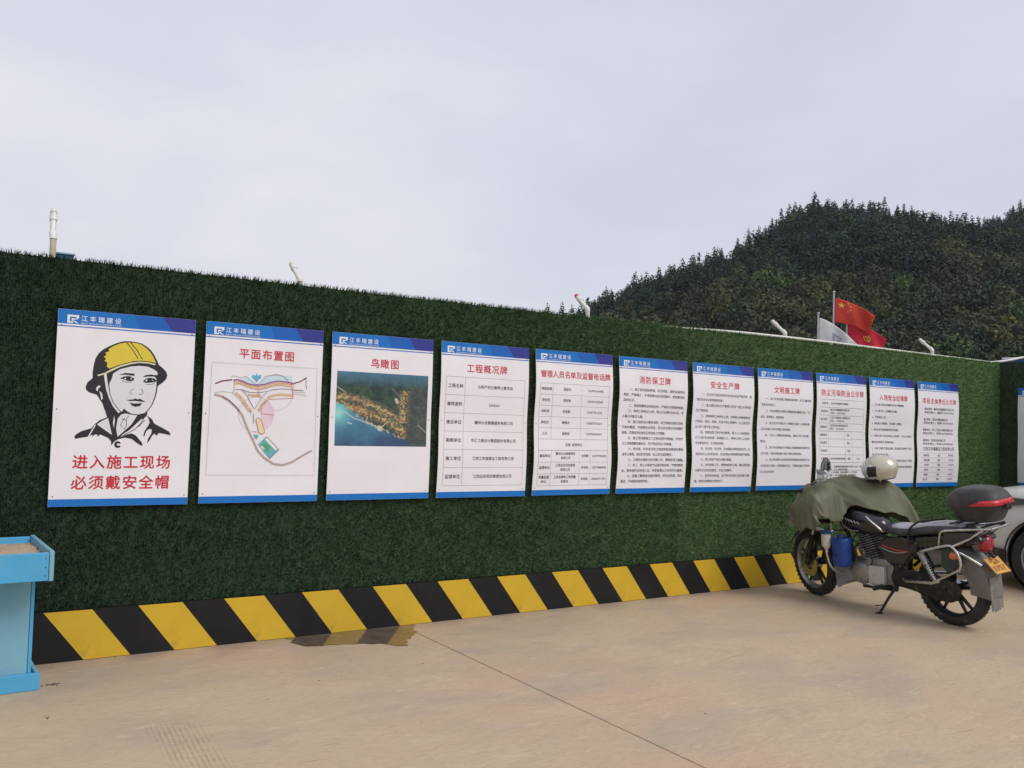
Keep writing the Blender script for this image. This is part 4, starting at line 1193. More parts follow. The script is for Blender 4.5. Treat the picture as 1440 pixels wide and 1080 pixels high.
def wheel(parent, name, cx, steer=0.0, rimr=0.235, tw=0.052):
    w = empty('%s' % name); w.parent = parent
    w.location = (cx, 0, WR); w.rotation_euler = (0, 0, steer)
    prof = []
    for k in range(17):
        a = math.pi * (-0.62 + 1.24 * k / 16)
        prof.append((WR - tw + tw * math.cos(a) * 1.0, tw * 0.92 * math.sin(a)))
    prof += [(rimr + 0.004, tw * 0.72), (rimr + 0.004, -tw * 0.72)]
    MB().lathe(prof, (0, 0, 0), 'Y', 56, closed=True).build('tyre', M_RUB, w, smooth=50)
    tr = MB()
    for k in range(44):
        a = 2 * math.pi * k / 44
        for sgn in (-1, 1):
            mt = Matrix.Rotation(a, 4, 'Y') @ Matrix.Translation((0, sgn * 0.019, WR - 0.0042)) @ Matrix.Rotation(sgn * 0.5, 4, 'Z')
            tr.box(-0.016, 0.016, -0.013, 0.013, -0.006, 0.0008, mt)
    tr.build('tread', M_RUB, w)
    MB().lathe([(rimr + 0.006, -0.040), (rimr - 0.006, -0.042), (rimr - 0.024, -0.022), (rimr - 0.030, 0), (rimr - 0.024, 0.022), (rimr - 0.006, 0.042), (rimr + 0.006, 0.040)], (0, 0, 0), 'Y', 56, closed=True).build('rim', M_ALU if steer else M_BKM, w, smooth=50)
    sp = None
    for k in range(5):
        for s in (-1, 1):
            if sp is None:
                sp = MB().loft([[(-0.016, -0.012, 0.03), (0.016, -0.012, 0.03), (0.016, 0.012, 0.03), (-0.016, 0.012, 0.03)], [(-0.010, -0.009, rimr - 0.022), (0.010, -0.009, rimr - 0.022), (0.010, 0.009, rimr - 0.022), (-0.010, 0.009, rimr - 0.022)]]).build('spoke', M_BKM, w, bevel=0.004); q = sp
            else:
                q = sp.copy(); COL.objects.link(q)
            q.rotation_euler = (0, R(72 * k + s * 9), 0)
    MB().lathe([(0.02, -0.06), (0.045, -0.055), (0.062, -0.035), (0.062, 0.035), (0.045, 0.055), (0.02, 0.06)], (0, 0, 0), 'Y', 28).build('hub', M_ALU, w, smooth=35)
    return w


STEER = R(-15)
fw_ = wheel(mb_root, 'front_wheel', 1.375, STEER)
MB().lathe([(0.12, 0.066), (0.12, 0.070), (0.055, 0.070), (0.055, 0.066)], (0, 0, 0), 'Y', 32, closed=True).build('brake_disc', M_CHR, fw_, smooth=30)
MB().box(-0.10, -0.04, 0.058, 0.085, 0.05, 0.125).build('brake_caliper', M_BKM, fw_, bevel=0.008)
rw_ = wheel(mb_root, 'rear_wheel', 0.0, 0.0, tw=0.058)
MB().lathe([(0.10, 0.075), (0.105, 0.078), (0.105, 0.084), (0.03, 0.084), (0.03, 0.075)], (0, 0, 0), 'Y', 36, closed=True).build('sprocket', M_BKM, rw_, smooth=30)

# steering set turned to the right with the front wheel
SM = Matrix.Translation((1.375, 0, 0)) @ Matrix.Rotation(STEER, 4, 'Z')


def S(p):
    return SM @ Vector(p)


f = MB()
for s in (-1, 1):
    f.tube([S((0.0, s * 0.088, WR)), S((-0.11, s * 0.088, 0.60))], 0.026, 14)
f.build('fork_slider', M_BKM, mb_root, smooth=40)
f = MB()
for s in (-1, 1):
    f.tube([S((-0.105, s * 0.088, 0.585)), S((-0.245, s * 0.088, 0.96))], 0.0165, 12)
f.build('fork_tube', M_CHR, mb_root, smooth=40)
MB().tube([S((0, -0.11, WR)), S((0, 0.11, WR))], 0.012, 10).build('front_axle', M_ALU, mb_root)
for q, z in ((-0.15, 0.70), (-0.235, 0.93)):
    yk = MB(); yk.tube([S((q, -0.11, z)), S((q + 0.03, 0, z + 0.01)), S((q, 0.11, z))], 0.022, 8)
    yk.build('fork_yoke', M_BKM, mb_root, smooth=40)
# front mudguard arc
secs = []
for k in range(13):
    a = R(25 + 125 * k / 12); rr = WR + 0.03
    secs.append([S((rr2 * math.cos(a), y, WR + rr2 * math.sin(a))) for rr2, y in ((rr - 0.03, -0.062), (rr - 0.004, -0.05), (rr + 0.008, 0), (rr - 0.004, 0.05), (rr - 0.03, 0.062), (rr - 0.008, 0.046), (rr + 0.002, 0), (rr - 0.008, -0.046))])
MB().loft(secs).build('front_mudguard', M_BKP, mb_root, smooth=50)
# handlebar, headlamp, gauges, left mirror
hb_ = [(-0.36, 0.36, 1.06), (-0.33, 0.26, 1.075), (-0.27, 0.15, 1.045), (-0.235, 0.06, 0.985), (-0.235, -0.06, 0.985), (-0.27, -0.15, 1.045), (-0.33, -0.26, 1.075), (-0.36, -0.36, 1.06)]
MB().tube([S(p) for p in catmull(hb_, 5)], 0.0115, 10).build('handlebar', M_BKM, mb_root, smooth=50)
for s in (-1, 1):
    MB().tube([S((-0.335, s * 0.25, 1.074)), S((-0.362, s * 0.37, 1.06))], 0.018, 12).build('grip', M_RUB, mb_root, smooth=50)
hl = MB(); c0 = S((-0.02, 0, 0.86))
hl.lathe([(0.02, -0.12), (0.06, -0.09), (0.085, -0.03), (0.092, 0.03), (0.088, 0.036)], c0, 'X', 28)
hl.build('headlamp', M_BKP, mb_root, smooth=50)
MB().lathe([(0.086, 0.034), (0.082, 0.045), (0.05, 0.056), (0.003, 0.060)], c0, 'X', 28).build('headlamp_lens', mat('lamp_glass', (0.6, 0.62, 0.62), 0.08, 0.3), mb_root, smooth=60)
MB().box(-0.05, 0.05, -0.10, 0.10, 0, 0.07, SM @ Matrix.Translation((-0.16, 0, 0.985)) @ Matrix.Rotation(R(-35), 4, 'Y')).build('gauge_cluster', M_BKM, mb_root, bevel=0.02, seg=3)
mp0 = S((-0.315, 0.285, 1.08))
MB().tube([mp0, (0.98, 0.335, 1.15), (0.955, 0.335, 1.22)], 0.006, 8).build('mirror_stem', M_BKM, mb_root)
mrot = Matrix.Translation((0.915, 0.335, 1.275)) @ Matrix.Rotation(R(-24), 4, 'Z') @ Matrix.Rotation(R(-14), 4, 'Y')
vs = []; fs = []
mm_ = MB()
prof = [(0.0, -0.028), (0.55, -0.024), (0.9, -0.012), (1.0, 0.0), (0.97, 0.008)]
secs = []
for rr, h in prof:
    secs.append([mrot @ Vector((-h, rr * 0.046 * math.cos(a), rr * 0.078 * math.sin(a) * (1 + 0.12 * math.sin(a)))) for a in np.linspace(0, 2 * math.pi, 28, endpoint=False)])
mm_.loft(secs); mm_.build('mirror_shell', M_BKM, mb_root, smooth=50)
gl = MB(); gl.add([mrot @ Vector((-0.0085, 0.95 * 0.046 * math.cos(a), 0.95 * 0.078 * math.sin(a) * (1 + 0.12 * math.sin(a)))) for a in np.linspace(0, 2 * math.pi, 28, endpoint=False)], [tuple(range(28))])
gl.build('mirror_glass', mat('mirror_glass', (0.34, 0.50, 0.52), 0.05, 1.0, var=0.02, rvar=0.02), mb_root)
# crumpled film bag tied round the mirror foot
bag = MB(); secs = []
br_ = random.Random(4)
for k in range(9):
    q = k / 8; c = Vector((0.935 - 0.02 * math.sin(q * 5) + 0.03 * (1 - q), 0.335 + 0.012 * math.sin(q * 7), 1.135 + 0.115 * q)); rr = 0.050 * (0.55 + 0.6 * math.sin(math.pi * (0.15 + 0.75 * q)))
    secs.append([c + Vector((math.cos(a) * rr * br_.uniform(0.75, 1.25), math.sin(a) * rr * br_.uniform(0.75, 1.25), br_.uniform(-0.006, 0.006))) for a in np.linspace(0, 6.283, 14, endpoint=False)])
bag.loft(secs); bag.build('mirror_foot_wrap', mat('grey_film', (0.33, 0.35, 0.34), 0.25, var=0.4, scale=30), mb_root, smooth=25)

# frame
fr_ = MB()
fr_.tube([(1.09, 0, 0.93), (0.98, 0, 0.60), (0.92, 0, 0.30), (0.80, 0, 0.20)], 0.020, 10)
for s in (-1, 1):
    fr_.tube(catmull([(1.08, 0, 0.90), (0.85, s * 0.05, 0.74), (0.50, s * 0.09, 0.66), (0.15, s * 0.10, 0.68), (-0.20, s * 0.10, 0.74)], 5), 0.016, 8)
    fr_.tube([(0.50, s * 0.09, 0.66), (0.44, s * 0.10, 0.45), (0.46, s * 0.09, 0.22)], 0.017, 8)
    fr_.tube([(0.46, s * 0.09, 0.22), (0.80, s * 0.07, 0.20)], 0.016, 8)
    fr_.tube([(0.42, s * 0.11, 0.40), (0.18, s * 0.11, 0.62)], 0.014, 8)
fr_.build('frame', M_BKM, mb_root, smooth=50)
sw = MB()
for s in (-1, 1):
    sw.tube([(0.44, s * 0.095, 0.33), (0.0, s * 0.10, WR)], 0.020, 10)
sw.tube([(0, -0.13, WR), (0, 0.13, WR)], 0.011, 8); sw.tube([(0.44, -0.10, 0.33), (0.44, 0.10, 0.33)], 0.022, 10)
sw.build('swingarm', M_BKM, mb_root, smooth=50)
ch = MB(); ch.prism([(0.50, 0.335), (0.46, 0.42), (0.30, 0.42), (0.05, 0.405), (-0.10, 0.375), (-0.13, 0.31), (-0.10, 0.235), (0.0, 0.205), (0.10, 0.215), (0.30, 0.25), (0.48, 0.27)], 0.088, 0.112)
ch.build('chain_case', M_BKM, mb_root, bevel=0.01, seg=3)
# shocks with springs
for s in (-1, 1):
    a = Vector((0.185, s * 0.145, 0.60)); c = Vector((0.06, s * 0.145, 0.375)); d = c - a
    MB().tube([a, a + d * 0.42], [0.030, 0.027], 14).build('shock_body', M_ALU, mb_root, smooth=40)
    MB().tube([a + d * 0.4, c], 0.010, 10).build('shock_rod', M_CHR, mb_root, smooth=40)
    dn = d.normalized(); o1 = dn.orthogonal().normalized(); o2 = dn.cross(o1)
    pts = [a + d * (0.40 + 0.56 * k / 84) + (o1 * math.cos(k * 0.55) + o2 * math.sin(k * 0.55)) * 0.026 for k in range(85)]
    MB().tube(pts, 0.0045, 6).build('shock_spring', M_CHR, mb_root, smooth=50)
# engine
en = MB()
for k in range(11):
    q = k / 10; cx = 0.70 + 0.075 * q; cz = 0.45 + 0.19 * q; w = 0.082 if k < 8 else 0.075
    mt = Matrix.Translation((cx, 0, cz)) @ Matrix.Rotation(R(21), 4, 'Y')
    en.box(-w, w, -w * 1.05, w * 1.05, -0.0045, 0.0045, mt)
en.build('cylinder_fins', M_ALU, mb_root, bevel=0.002)
mt = Matrix.Translation((0.735, 0, 0.54)) @ Matrix.Rotation(R(21), 4, 'Y')
MB().box(-0.062, 0.062, -0.062, 0.062, -0.13, 0.15, mt).build('cylinder', M_BKM, mb_root, bevel=0.008)
mt = Matrix.Translation((0.79, 0, 0.665)) @ Matrix.Rotation(R(21), 4, 'Y')
MB().box(-0.07, 0.07, -0.075, 0.075, -0.02, 0.035, mt).build('cylinder_head', M_ALU, mb_root, bevel=0.02, seg=3)
MB().prism([(0.48, 0.24), (0.47, 0.42), (0.56, 0.47), (0.84, 0.46), (0.90, 0.38), (0.88, 0.26), (0.80, 0.205), (0.55, 0.205)], -0.10, 0.095).build('crankcase', M_ALU, mb_root, bevel=0.02, seg=3)
MB().lathe([(0.003, 0.150), (0.055, 0.147), (0.088, 0.135), (0.098, 0.115), (0.100, 0.094)], (0.78, 0, 0.325), 'Y', 36).build('generator_cover', M_ALU, mb_root, smooth=35)
MB().prism([(0.545, 0.25), (0.54, 0.40), (0.555, 0.41), (0.69, 0.405), (0.70, 0.39), (0.70, 0.255), (0.69, 0.24), (0.56, 0.24)], 0.096, 0.140).build('sprocket_cover', mat('pale_cast_cover', (0.56, 0.56, 0.54), 0.5, 0.35, var=0.1, dirt=(0.3, 0.27, 0.23), dscale=11, dpos=(0.5, 0.8)), mb_root, bevel=0.012, seg=3)
cbm = MB(); cbm.tube([(0.64, 0.02, 0.56), (0.54, 0.02, 0.57)], 0.034, 14); cbm.tube([(0.59, 0.02, 0.50), (0.59, 0.02, 0.63)], 0.028, 14)
cbm.build('carburettor', M_ALU, mb_root, smooth=35)
ho = MB()
ho.tube(catmull([(0.60, 0.07, 0.60), (0.68, 0.11, 0.50), (0.66, 0.12, 0.44), (0.70, 0.13, 0.38)], 5), 0.007, 8)
ho.tube(catmull([(0.84, 0.08, 0.66), (0.88, 0.10, 0.55), (0.82, 0.11, 0.46), (0.74, 0.10, 0.44)], 5), 0.006, 8)
ho.tube(catmull([(1.05, 0.07, 0.92), (0.98, 0.10, 0.72), (0.86, 0.10, 0.60), (0.70, 0.11, 0.52)], 5), 0.005, 8)
ho.build('cables', M_RUB, mb_root, smooth=50)
MB().tube(catmull([(0.86, -0.05, 0.58), (0.98, -0.08, 0.45), (0.90, -0.12, 0.22), (0.60, -0.14, 0.20), (0.30, -0.16, 0.24)], 6), 0.018, 12).build('exhaust_pipe', M_CHR, mb_root, smooth=50)
MB().tube([(0.32, -0.16, 0.238), (0.25, -0.165, 0.25), (-0.10, -0.18, 0.31), (-0.15, -0.18, 0.317)], [0.02, 0.045, 0.05, 0.035], 18).build('muffler', M_CHR, mb_root, smooth=50)
# tank: lofted body
secs = []
for x, zc, hw, hh in ((1.045, 0.80, 0.05, 0.055), (1.00, 0.785, 0.10, 0.105), (0.92, 0.775, 0.135, 0.125), (0.82, 0.770, 0.148, 0.125), (0.72, 0.760, 0.135, 0.11), (0.62, 0.740, 0.105, 0.085), (0.55, 0.720, 0.07, 0.055)):
    secs.append([(x, hw * math.copysign(abs(math.cos(a)) ** 0.75, math.cos(a)), zc + hh * math.copysign(abs(math.sin(a)) ** 0.8, math.sin(a))) for a in np.linspace(0, 2 * math.pi, 28, endpoint=False)])
tk = MB().loft(secs).build('fuel_tank', M_BKP, mb_root, smooth=70, subd=1)
MB().tube(catmull([(0.70, 0.128, 0.835), (0.66, 0.125, 0.800), (0.60, 0.105, 0.745), (0.555, 0.085, 0.700)], 5), [0.003] + [0.009] * 14 + [0.003], 8).build('tank_trim', M_CHR, tk, smooth=50)
sc_ = MB()
wob = [(0.905 - 0.0062 * k, 0.1495 - 0.00006 * (k - 12) ** 2, 0.79 - 0.0010 * k + 0.010 * math.sin(k * 1.25) * (1 if k % 5 else 1.8)) for k in range(25)]
sc_.tube(wob, 0.0032, 6); sc_.build('tank_script', mat('silver_badge', (0.6, 0.6, 0.6), 0.3, 0.6), tk, smooth=50)
MB().tube(catmull([(0.955, 0.135, 0.79), (0.92, 0.15, 0.735), (0.84, 0.156, 0.70), (0.76, 0.15, 0.70)], 5), 0.0035, 6).build('tank_pinstripe', mat('grey_stripe', (0.3, 0.3, 0.32), 0.4), tk, smooth=50)
# seat
secs = []
for x, zt, hw, th in ((0.60, 0.755, 0.075, 0.06), (0.55, 0.775, 0.10, 0.085), (0.45, 0.775, 0.125, 0.09), (0.33, 0.775, 0.135, 0.085), (0.24, 0.79, 0.138, 0.085), (0.15, 0.825, 0.135, 0.095), (0.0, 0.840, 0.125, 0.09), (-0.12, 0.845, 0.11, 0.085), (-0.20, 0.840, 0.085, 0.07)):
    secs.append([(x, hw, zt - th), (x, hw * 1.04, zt - 0.045), (x, hw * 0.92, zt - 0.010), (x, hw * 0.5, zt), (x, 0, zt + 0.003), (x, -hw * 0.5, zt), (x, -hw * 0.92, zt - 0.010), (x, -hw * 1.04, zt - 0.045), (x, -hw, zt - th)])
se = MB().loft(secs).build('seat', M_VIN, mb_root, smooth=60, subd=1)
secs2 = []
for x, zt, hw in ((0.50, 0.777, 0.118), (0.42, 0.779, 0.128), (0.33, 0.779, 0.134), (0.24, 0.794, 0.137), (0.15, 0.829, 0.134), (0.0, 0.844, 0.124), (-0.12, 0.849, 0.108), (-0.185, 0.845, 0.088)):
    secs2.append([(x, hw * 0.985, zt - 0.030), (x, hw * 0.90, zt - 0.006), (x, hw * 0.5, zt + 0.003), (x, 0, zt + 0.006), (x, -hw * 0.5, zt + 0.003), (x, -hw * 0.90, zt - 0.006), (x, -hw * 0.985, zt - 0.030), (x, 0, zt - 0.03)])
MB().loft(secs2).build('seat_cover', M_VING, se, smooth=60, subd=1)
MB().tube(catmull([(0.275, 0.150, 0.64), (0.272, 0.146, 0.76), (0.20, 0.12, 0.835), (0.10, 0.06, 0.856), (0.04, 0.0, 0.862)], 5), 0.009, 8).build('seat_strap', M_BKM, se, smooth=50)
# side cover with a red flash
sdp = [(0.57, 0.64), (0.56, 0.53), (0.50, 0.46), (0.36, 0.45), (0.28, 0.56), (0.20, 0.66), (0.36, 0.69), (0.50, 0.68)]
for s in (1, -1):
    so = MB().prism(sdp, s * 0.10, s * 0.128).build('side_cover', M_BKP, mb_root, bevel=0.012, seg=3)
    for q, (w, c) in enumerate(((0.006, (0.42, 0.06, 0.05)), (0.003, (0.5, 0.48, 0.45)))):
        MB().tube(catmull([(0.55, s * 0.130, 0.60 - 0.022 * q), (0.47, s * 0.131, 0.585 - 0.028 * q), (0.39, s * 0.131, 0.575 - 0.02 * q), (0.30, s * 0.130, 0.578)], 5), w, 6).build('flash_stripe', mat('flash_%d' % q, c, 0.4), so, smooth=50)
MB().prism([(0.30, 0.62), (0.28, 0.70), (-0.05, 0.76), (-0.28, 0.80), (-0.33, 0.74), (-0.20, 0.68), (0.05, 0.62)], -0.115, 0.115).build('tail_cowl', M_BKP, mb_root, bevel=0.02, seg=3)
# rear mudguard skirt and flap
secs = []
for k in range(11):
    a = R(58 + 128 * k / 10); rr = WR + 0.055
    cx, cz = rr * math.cos(a), WR + 0.015 + rr * math.sin(a)
    cx2, cz2 = (rr - 0.165) * math.cos(a), WR + 0.015 + (rr - 0.165) * math.sin(a)
    secs.append([(cx2, 0.086, cz2), (cx, 0.082, cz), (cx * 1.02, 0.0, cz + 0.012), (cx, -0.082, cz), (cx2, -0.086, cz2), (cx2, -0.081, cz2), (cx * 0.99, -0.077, cz - 0.006), (cx, 0, cz + 0.006), (cx * 0.99, 0.077, cz - 0.006), (cx2, 0.081, cz2)])
MB().loft(secs).build('rear_mudguard', M_GRY, mb_root, smooth=45)
fl = [(0.085, 0), (0.088, -0.10), (0.086, -0.20), (0.080, -0.262), (0.060, -0.245), (0.045, -0.272), (0.02, -0.252), (0.0, -0.275), (-0.025, -0.255), (-0.045, -0.272), (-0.065, -0.248), (-0.082, -0.262), (-0.088, -0.1), (-0.085, 0)]
vs = [(-0.352 - 0.030 * (1 + q / 0.27) * 0 - 0.008 * math.sin(y * 30) - 0.05 * (-q) ** 1.0 * 0.4, y, 0.455 + q) for y, q in fl]
MB().add(vs, [tuple(range(len(vs)))]).build('mud_flap', M_MUD, mb_root, solid=0.006)
# tail lamp, plate, indicators
tlm = MB(); tlm.lathe([(0.070, 0.0), (0.070, -0.03), (0.064, -0.052), (0.045, -0.068), (0.004, -0.074)], (-0.265, 0.0, 0.705), 'X', 28)
tlm.build('tail_lamp', mat('red_lens', (0.33, 0.012, 0.03), 0.18, var=0.35, scale=60, coat=0.3), mb_root, smooth=50)
MB().lathe([(0.074, 0.045), (0.076, 0.0), (0.070, -0.004)], (-0.265, 0, 0.705), 'X', 28).build('lamp_housing', M_GRY, mb_root, smooth=50)
pm = Matrix.Translation((-0.372, 0.0, 0.545)) @ Matrix.Rotation(R(-6), 4, 'Z') @ Matrix.Rotation(R(48), 4, 'Y')
M_PLATE = mat('yellow_plate', (0.66, 0.36, 0.045), 0.45, var=0.1, scale=12, dirt=(0.42, 0.27, 0.10), dscale=12, dpos=(0.5, 0.8))
pr = MB(); pr.box(-0.0015, 0.0015, -0.085, 0.085, -0.075, 0.075, pm); po = pr.build('number_plate', M_PLATE, mb_root, bevel=0.001)
pl_ = MB()
for s, zc, h, w in (('赣B', 0.036, 0.055, 0.10), ('3757', -0.026, 0.062, 0.135)):
    vv, ff, x0, x1 = glyphs(s, 0.02)
    k = w / (x1 - x0)
    pl_.add([pm @ Vector((-0.0045, -(a - (x0 + x1) / 2) * k, zc + (b2 - 0.36) * h)) for a, b2, _ in vv], ff)
pl_.build('plate_characters', mat('plate_brown', (0.34, 0.10, 0.015), 0.5), po, normals=False)
pb = MB()
for a, c in (((-0.0025, -0.0835, -0.073), (-0.0025, 0.0835, -0.073)), ((-0.0025, -0.0835, 0.073), (-0.0025, 0.0835, 0.073)), ((-0.0025, -0.0835, -0.073), (-0.0025, -0.0835, 0.073)), ((-0.0025, 0.0835, -0.073), (-0.0025, 0.0835, 0.073))):
    pb.tube([pm @ Vector(a), pm @ Vector(c)], 0.002, 6)
pb.build('plate_border', mat('plate_brown', (0.34, 0.10, 0.015), 0.5), po)
MB().tube([(-0.30, 0, 0.66), (-0.355, 0, 0.60)], 0.014, 8).build('plate_bracket', M_BKM, mb_root)
for s in (1, -1):
    MB().tube([(-0.13, s * 0.10, 0.62), (-0.14, s * 0.165, 0.615)], 0.008, 8).build('indicator_stalk', M_BKM, mb_root)
    MB().lathe([(0.004, -0.035), (0.022, -0.028), (0.030, 0.0), (0.030, 0.022), (0.024, 0.03)], (-0.14, s * 0.185, 0.615), 'X', 18).build('indicator', mat('amber_lens', (0.55, 0.16, 0.06), 0.25), mb_root, smooth=50)
# bent steel luggage guard and carrier
for s in (1, -1):
    y = s * 0.205
    gp = [(0.185, s * 0.13, 0.595), (0.14, y, 0.615), (0.0, y, 0.665), (-0.09, y, 0.692), (-0.135, y, 0.690), (-0.175, y, 0.650), (-0.20, y, 0.585), (-0.195, y, 0.530), (-0.17, y, 0.505), (-0.06, y, 0.440), (0.05, y, 0.378)]
    MB().tube(catmull(gp, 5), 0.011, 10).build('luggage_guard', M_CHR, mb_root, smooth=50)
    MB().tube([(0.36, s * 0.135, 0.345), (0.30, s * 0.19, 0.347), (0.05, y, 0.372), (-0.02, y, 0.40)], 0.013, 10).build('footrest_bar', M_CHR, mb_root, smooth=50)
    MB().tube(catmull([(0.01, s * 0.15, 0.655), (0.0, s * 0.155, 0.72), (-0.02, s * 0.155, 0.785), (-0.10, s * 0.15, 0.805), (-0.36, s * 0.14, 0.845), (-0.41, s * 0.12, 0.850)], 4), 0.010, 10).build('carrier_rail', M_CHR, mb_root, smooth=50)
    MB().tube([(-0.36, s * 0.14, 0.838), (-0.25, s * 0.16, 0.755), (-0.13, s * 0.205, 0.688)], 0.009, 10).build('carrier_stay', M_CHR, mb_root, smooth=50)
    MB().tube([(-0.14, s * 0.19, 0.665), (-0.20, s * 0.14, 0.62), (-0.30, s * 0.09, 0.545)], 0.012, 10).build('mudguard_stay', M_CHR, mb_root, smooth=50)
MB().tube([(-0.41, -0.12, 0.85), (-0.425, 0, 0.852), (-0.41, 0.12, 0.85)], 0.010, 8).build('carrier_cross', M_CHR, mb_root, smooth=50)
for q in (-0.10, -0.24, -0.36):
    MB().box(q - 0.012, q + 0.012, -0.15, 0.15, 0.856, 0.866).build('carrier_slat', M_BKM, mb_root, bevel=0.002)
MB().prism([(-0.02, 0.66), (-0.03, 0.775), (-0.20, 0.80), (-0.30, 0.80), (-0.13, 0.69)], 0.135, 0.147).build('side_panel', mat('dark_brown_panel', (0.055, 0.045, 0.045), 0.6), mb_root, bevel=0.004)
MB().prism([(0.01, 0.64), (-0.10, 0.67), (-0.16, 0.60), (-0.155, 0.53), (-0.03, 0.45), (0.02, 0.50)], 0.10, 0.125).build('tool_pouch', mat('dark_green_pouch', (0.035, 0.055, 0.045), 0.7, var=0.3), mb_root, bevel=0.012, seg=3)
# tail box
tb = MB()


def sup(x0, x1, hw, z, e_=0.62, n=36):
    out = []
    for a in np.linspace(0, 2 * math.pi, n, endpoint=False):
        ca, sa = math.cos(a), math.sin(a)
        out.append(((x0 + x1) / 2 + (x1 - x0) / 2 * math.copysign(abs(ca) ** e_, ca), hw * math.copysign(abs(sa) ** e_, sa), z))
    return out


BX = mat('black_grained_plastic', (0.028, 0.029, 0.031), 0.5, var=0.2, scale=20, dirt=(0.13, 0.12, 0.105), dscale=4, dpos=(0.45, 0.9), bump=0.15, bscale=200)
BXC = Matrix.Translation((0, 0, 0.010)) @ Matrix.Rotation(R(3.0), 4, 'Y')
lo = [sup(-0.455, -0.175, 0.120, 0.862), sup(-0.470, -0.160, 0.138, 0.882), sup(-0.500, -0.125, 0.165, 0.948), sup(-0.515, -0.110, 0.174, 0.985)]
lid = [sup(-0.525, -0.100, 0.182, 0.987), sup(-0.527, -0.098, 0.184, 1.006), sup(-0.520, -0.105, 0.180, 1.040), sup(-0.500, -0.125, 0.164, 1.080), sup(-0.462, -0.165, 0.134, 1.112), sup(-0.405, -0.22, 0.085, 1.128), sup(-0.35, -0.275, 0.03, 1.132)]
bx = MB().loft([[BXC @ Vector(p) for p in s] for s in lo]).build('tail_box', BX, mb_root, smooth=45)
ld = MB().loft([[BXC @ Vector(p) for p in s] for s in lid]).build('lid', BX, bx, smooth=45)
# red reflector wrapped round the rear of the box
rb = MB(); vs = []; fs = []
n = 46
for k in range(n + 1):
    a = math.pi + R(-88 + 206 * k / n)
    taper = min(1.0, (k + 0.6) / 5, (n - k + 0.6) / 5)
    for z, g in ((0.996, 0.005), (0.996 + 0.042 * taper, 0.002)):
        ca, sa = math.cos(a), math.sin(a)
        rr = 1.0 if z < 1.0 else 0.98
        vs.append(BXC @ Vector((-0.3125 + (0.2145 * rr + g) * math.copysign(abs(ca) ** 0.62, ca), (0.184 * rr + g) * math.copysign(abs(sa) ** 0.62, sa), z)))
for k in range(n): fs.append((2 * k, 2 * k + 2, 2 * k + 3, 2 * k + 1))
rb.add(vs, fs); rb.build('reflector_band', mat('red_reflector', (0.55, 0.03, 0.045), 0.25, var=0.15, scale=60), bx, smooth=60, solid=0.006)
MB().box(-0.03, 0.03, -0.012, 0.012, -0.01, 0.035, BXC @ Matrix.Translation((-0.535, 0, 0.965)) @ Matrix.Rotation(R(90), 4, 'Z')).build('latch', M_BKM, bx, bevel=0.004)
# side stand, pegs, gear lever
MB().tube([(0.45, 0.10, 0.26), (0.50, 0.15, 0.16), (0.555, 0.205, 0.032)], [0.014, 0.012, 0.011], 10).build('side_stand', M_BKM, mb_root, smooth=50)
MB().box(0.535, 0.59, 0.185, 0.235, 0.026, 0.033).build('stand_foot', M_BKM, mb_root, bevel=0.003)
MB().tube([(0.53, 0.18, 0.10), (0.60, 0.20, 0.085)], 0.004, 6).build('stand_lug', M_BKM, mb_root)
for s in (1, -1):
    MB().tube([(0.50, s * 0.10, 0.25), (0.525, s * 0.20, 0.262)], 0.012, 8).build('peg_bracket', M_BKM, mb_root)
    MB().tube([(0.525, s * 0.19, 0.262), (0.535, s * 0.29, 0.262)], [0.02, 0.021], 10).build('foot_peg', M_RUB, mb_root, smooth=50)
MB().tube(catmull([(0.52, 0.13, 0.28), (0.60, 0.15, 0.235), (0.68, 0.16, 0.25), (0.70, 0.20, 0.255)], 4), 0.006, 8).build('gear_lever', M_CHR, mb_root, smooth=50)
# crash bar and grey leg shield
for s in (1, -1):
    MB().tube(catmull([(0.97, s * 0.04, 0.66), (1.02, s * 0.20, 0.67), (1.035, s * 0.245, 0.60), (1.035, s * 0.245, 0.48), (0.995, s * 0.22, 0.34), (0.93, s * 0.06, 0.26)], 5), 0.012, 10).build('crash_bar', M_CHR, mb_root, smooth=50)
MB().prism([(1.06, 0.36), (1.035, 0.155), (1.00, 0.165), (0.90, 0.245), (0.80, 0.255), (0.81, 0.29), (0.93, 0.345)], 0.125, 0.131).build('leg_shield', mat('grey_shield', (0.22, 0.225, 0.24), 0.6, var=0.2, dirt=(0.32, 0.29, 0.25), dscale=6, dpos=(0.5, 0.8)), mb_root, bevel=0.002)
MB().prism([(1.06, 0.36), (1.035, 0.155), (1.00, 0.165), (0.90, 0.245), (0.93, 0.345)], -0.131, -0.125).build('leg_shield', mat('grey_shield', (0.22, 0.225, 0.24)), mb_root, bevel=0.002)
MB().box(1.03, 1.036, -0.124, 0.124, 0.16, 0.36).build('leg_shield', mat('grey_shield', (0.2, 0.2, 0.2)), mb_root)

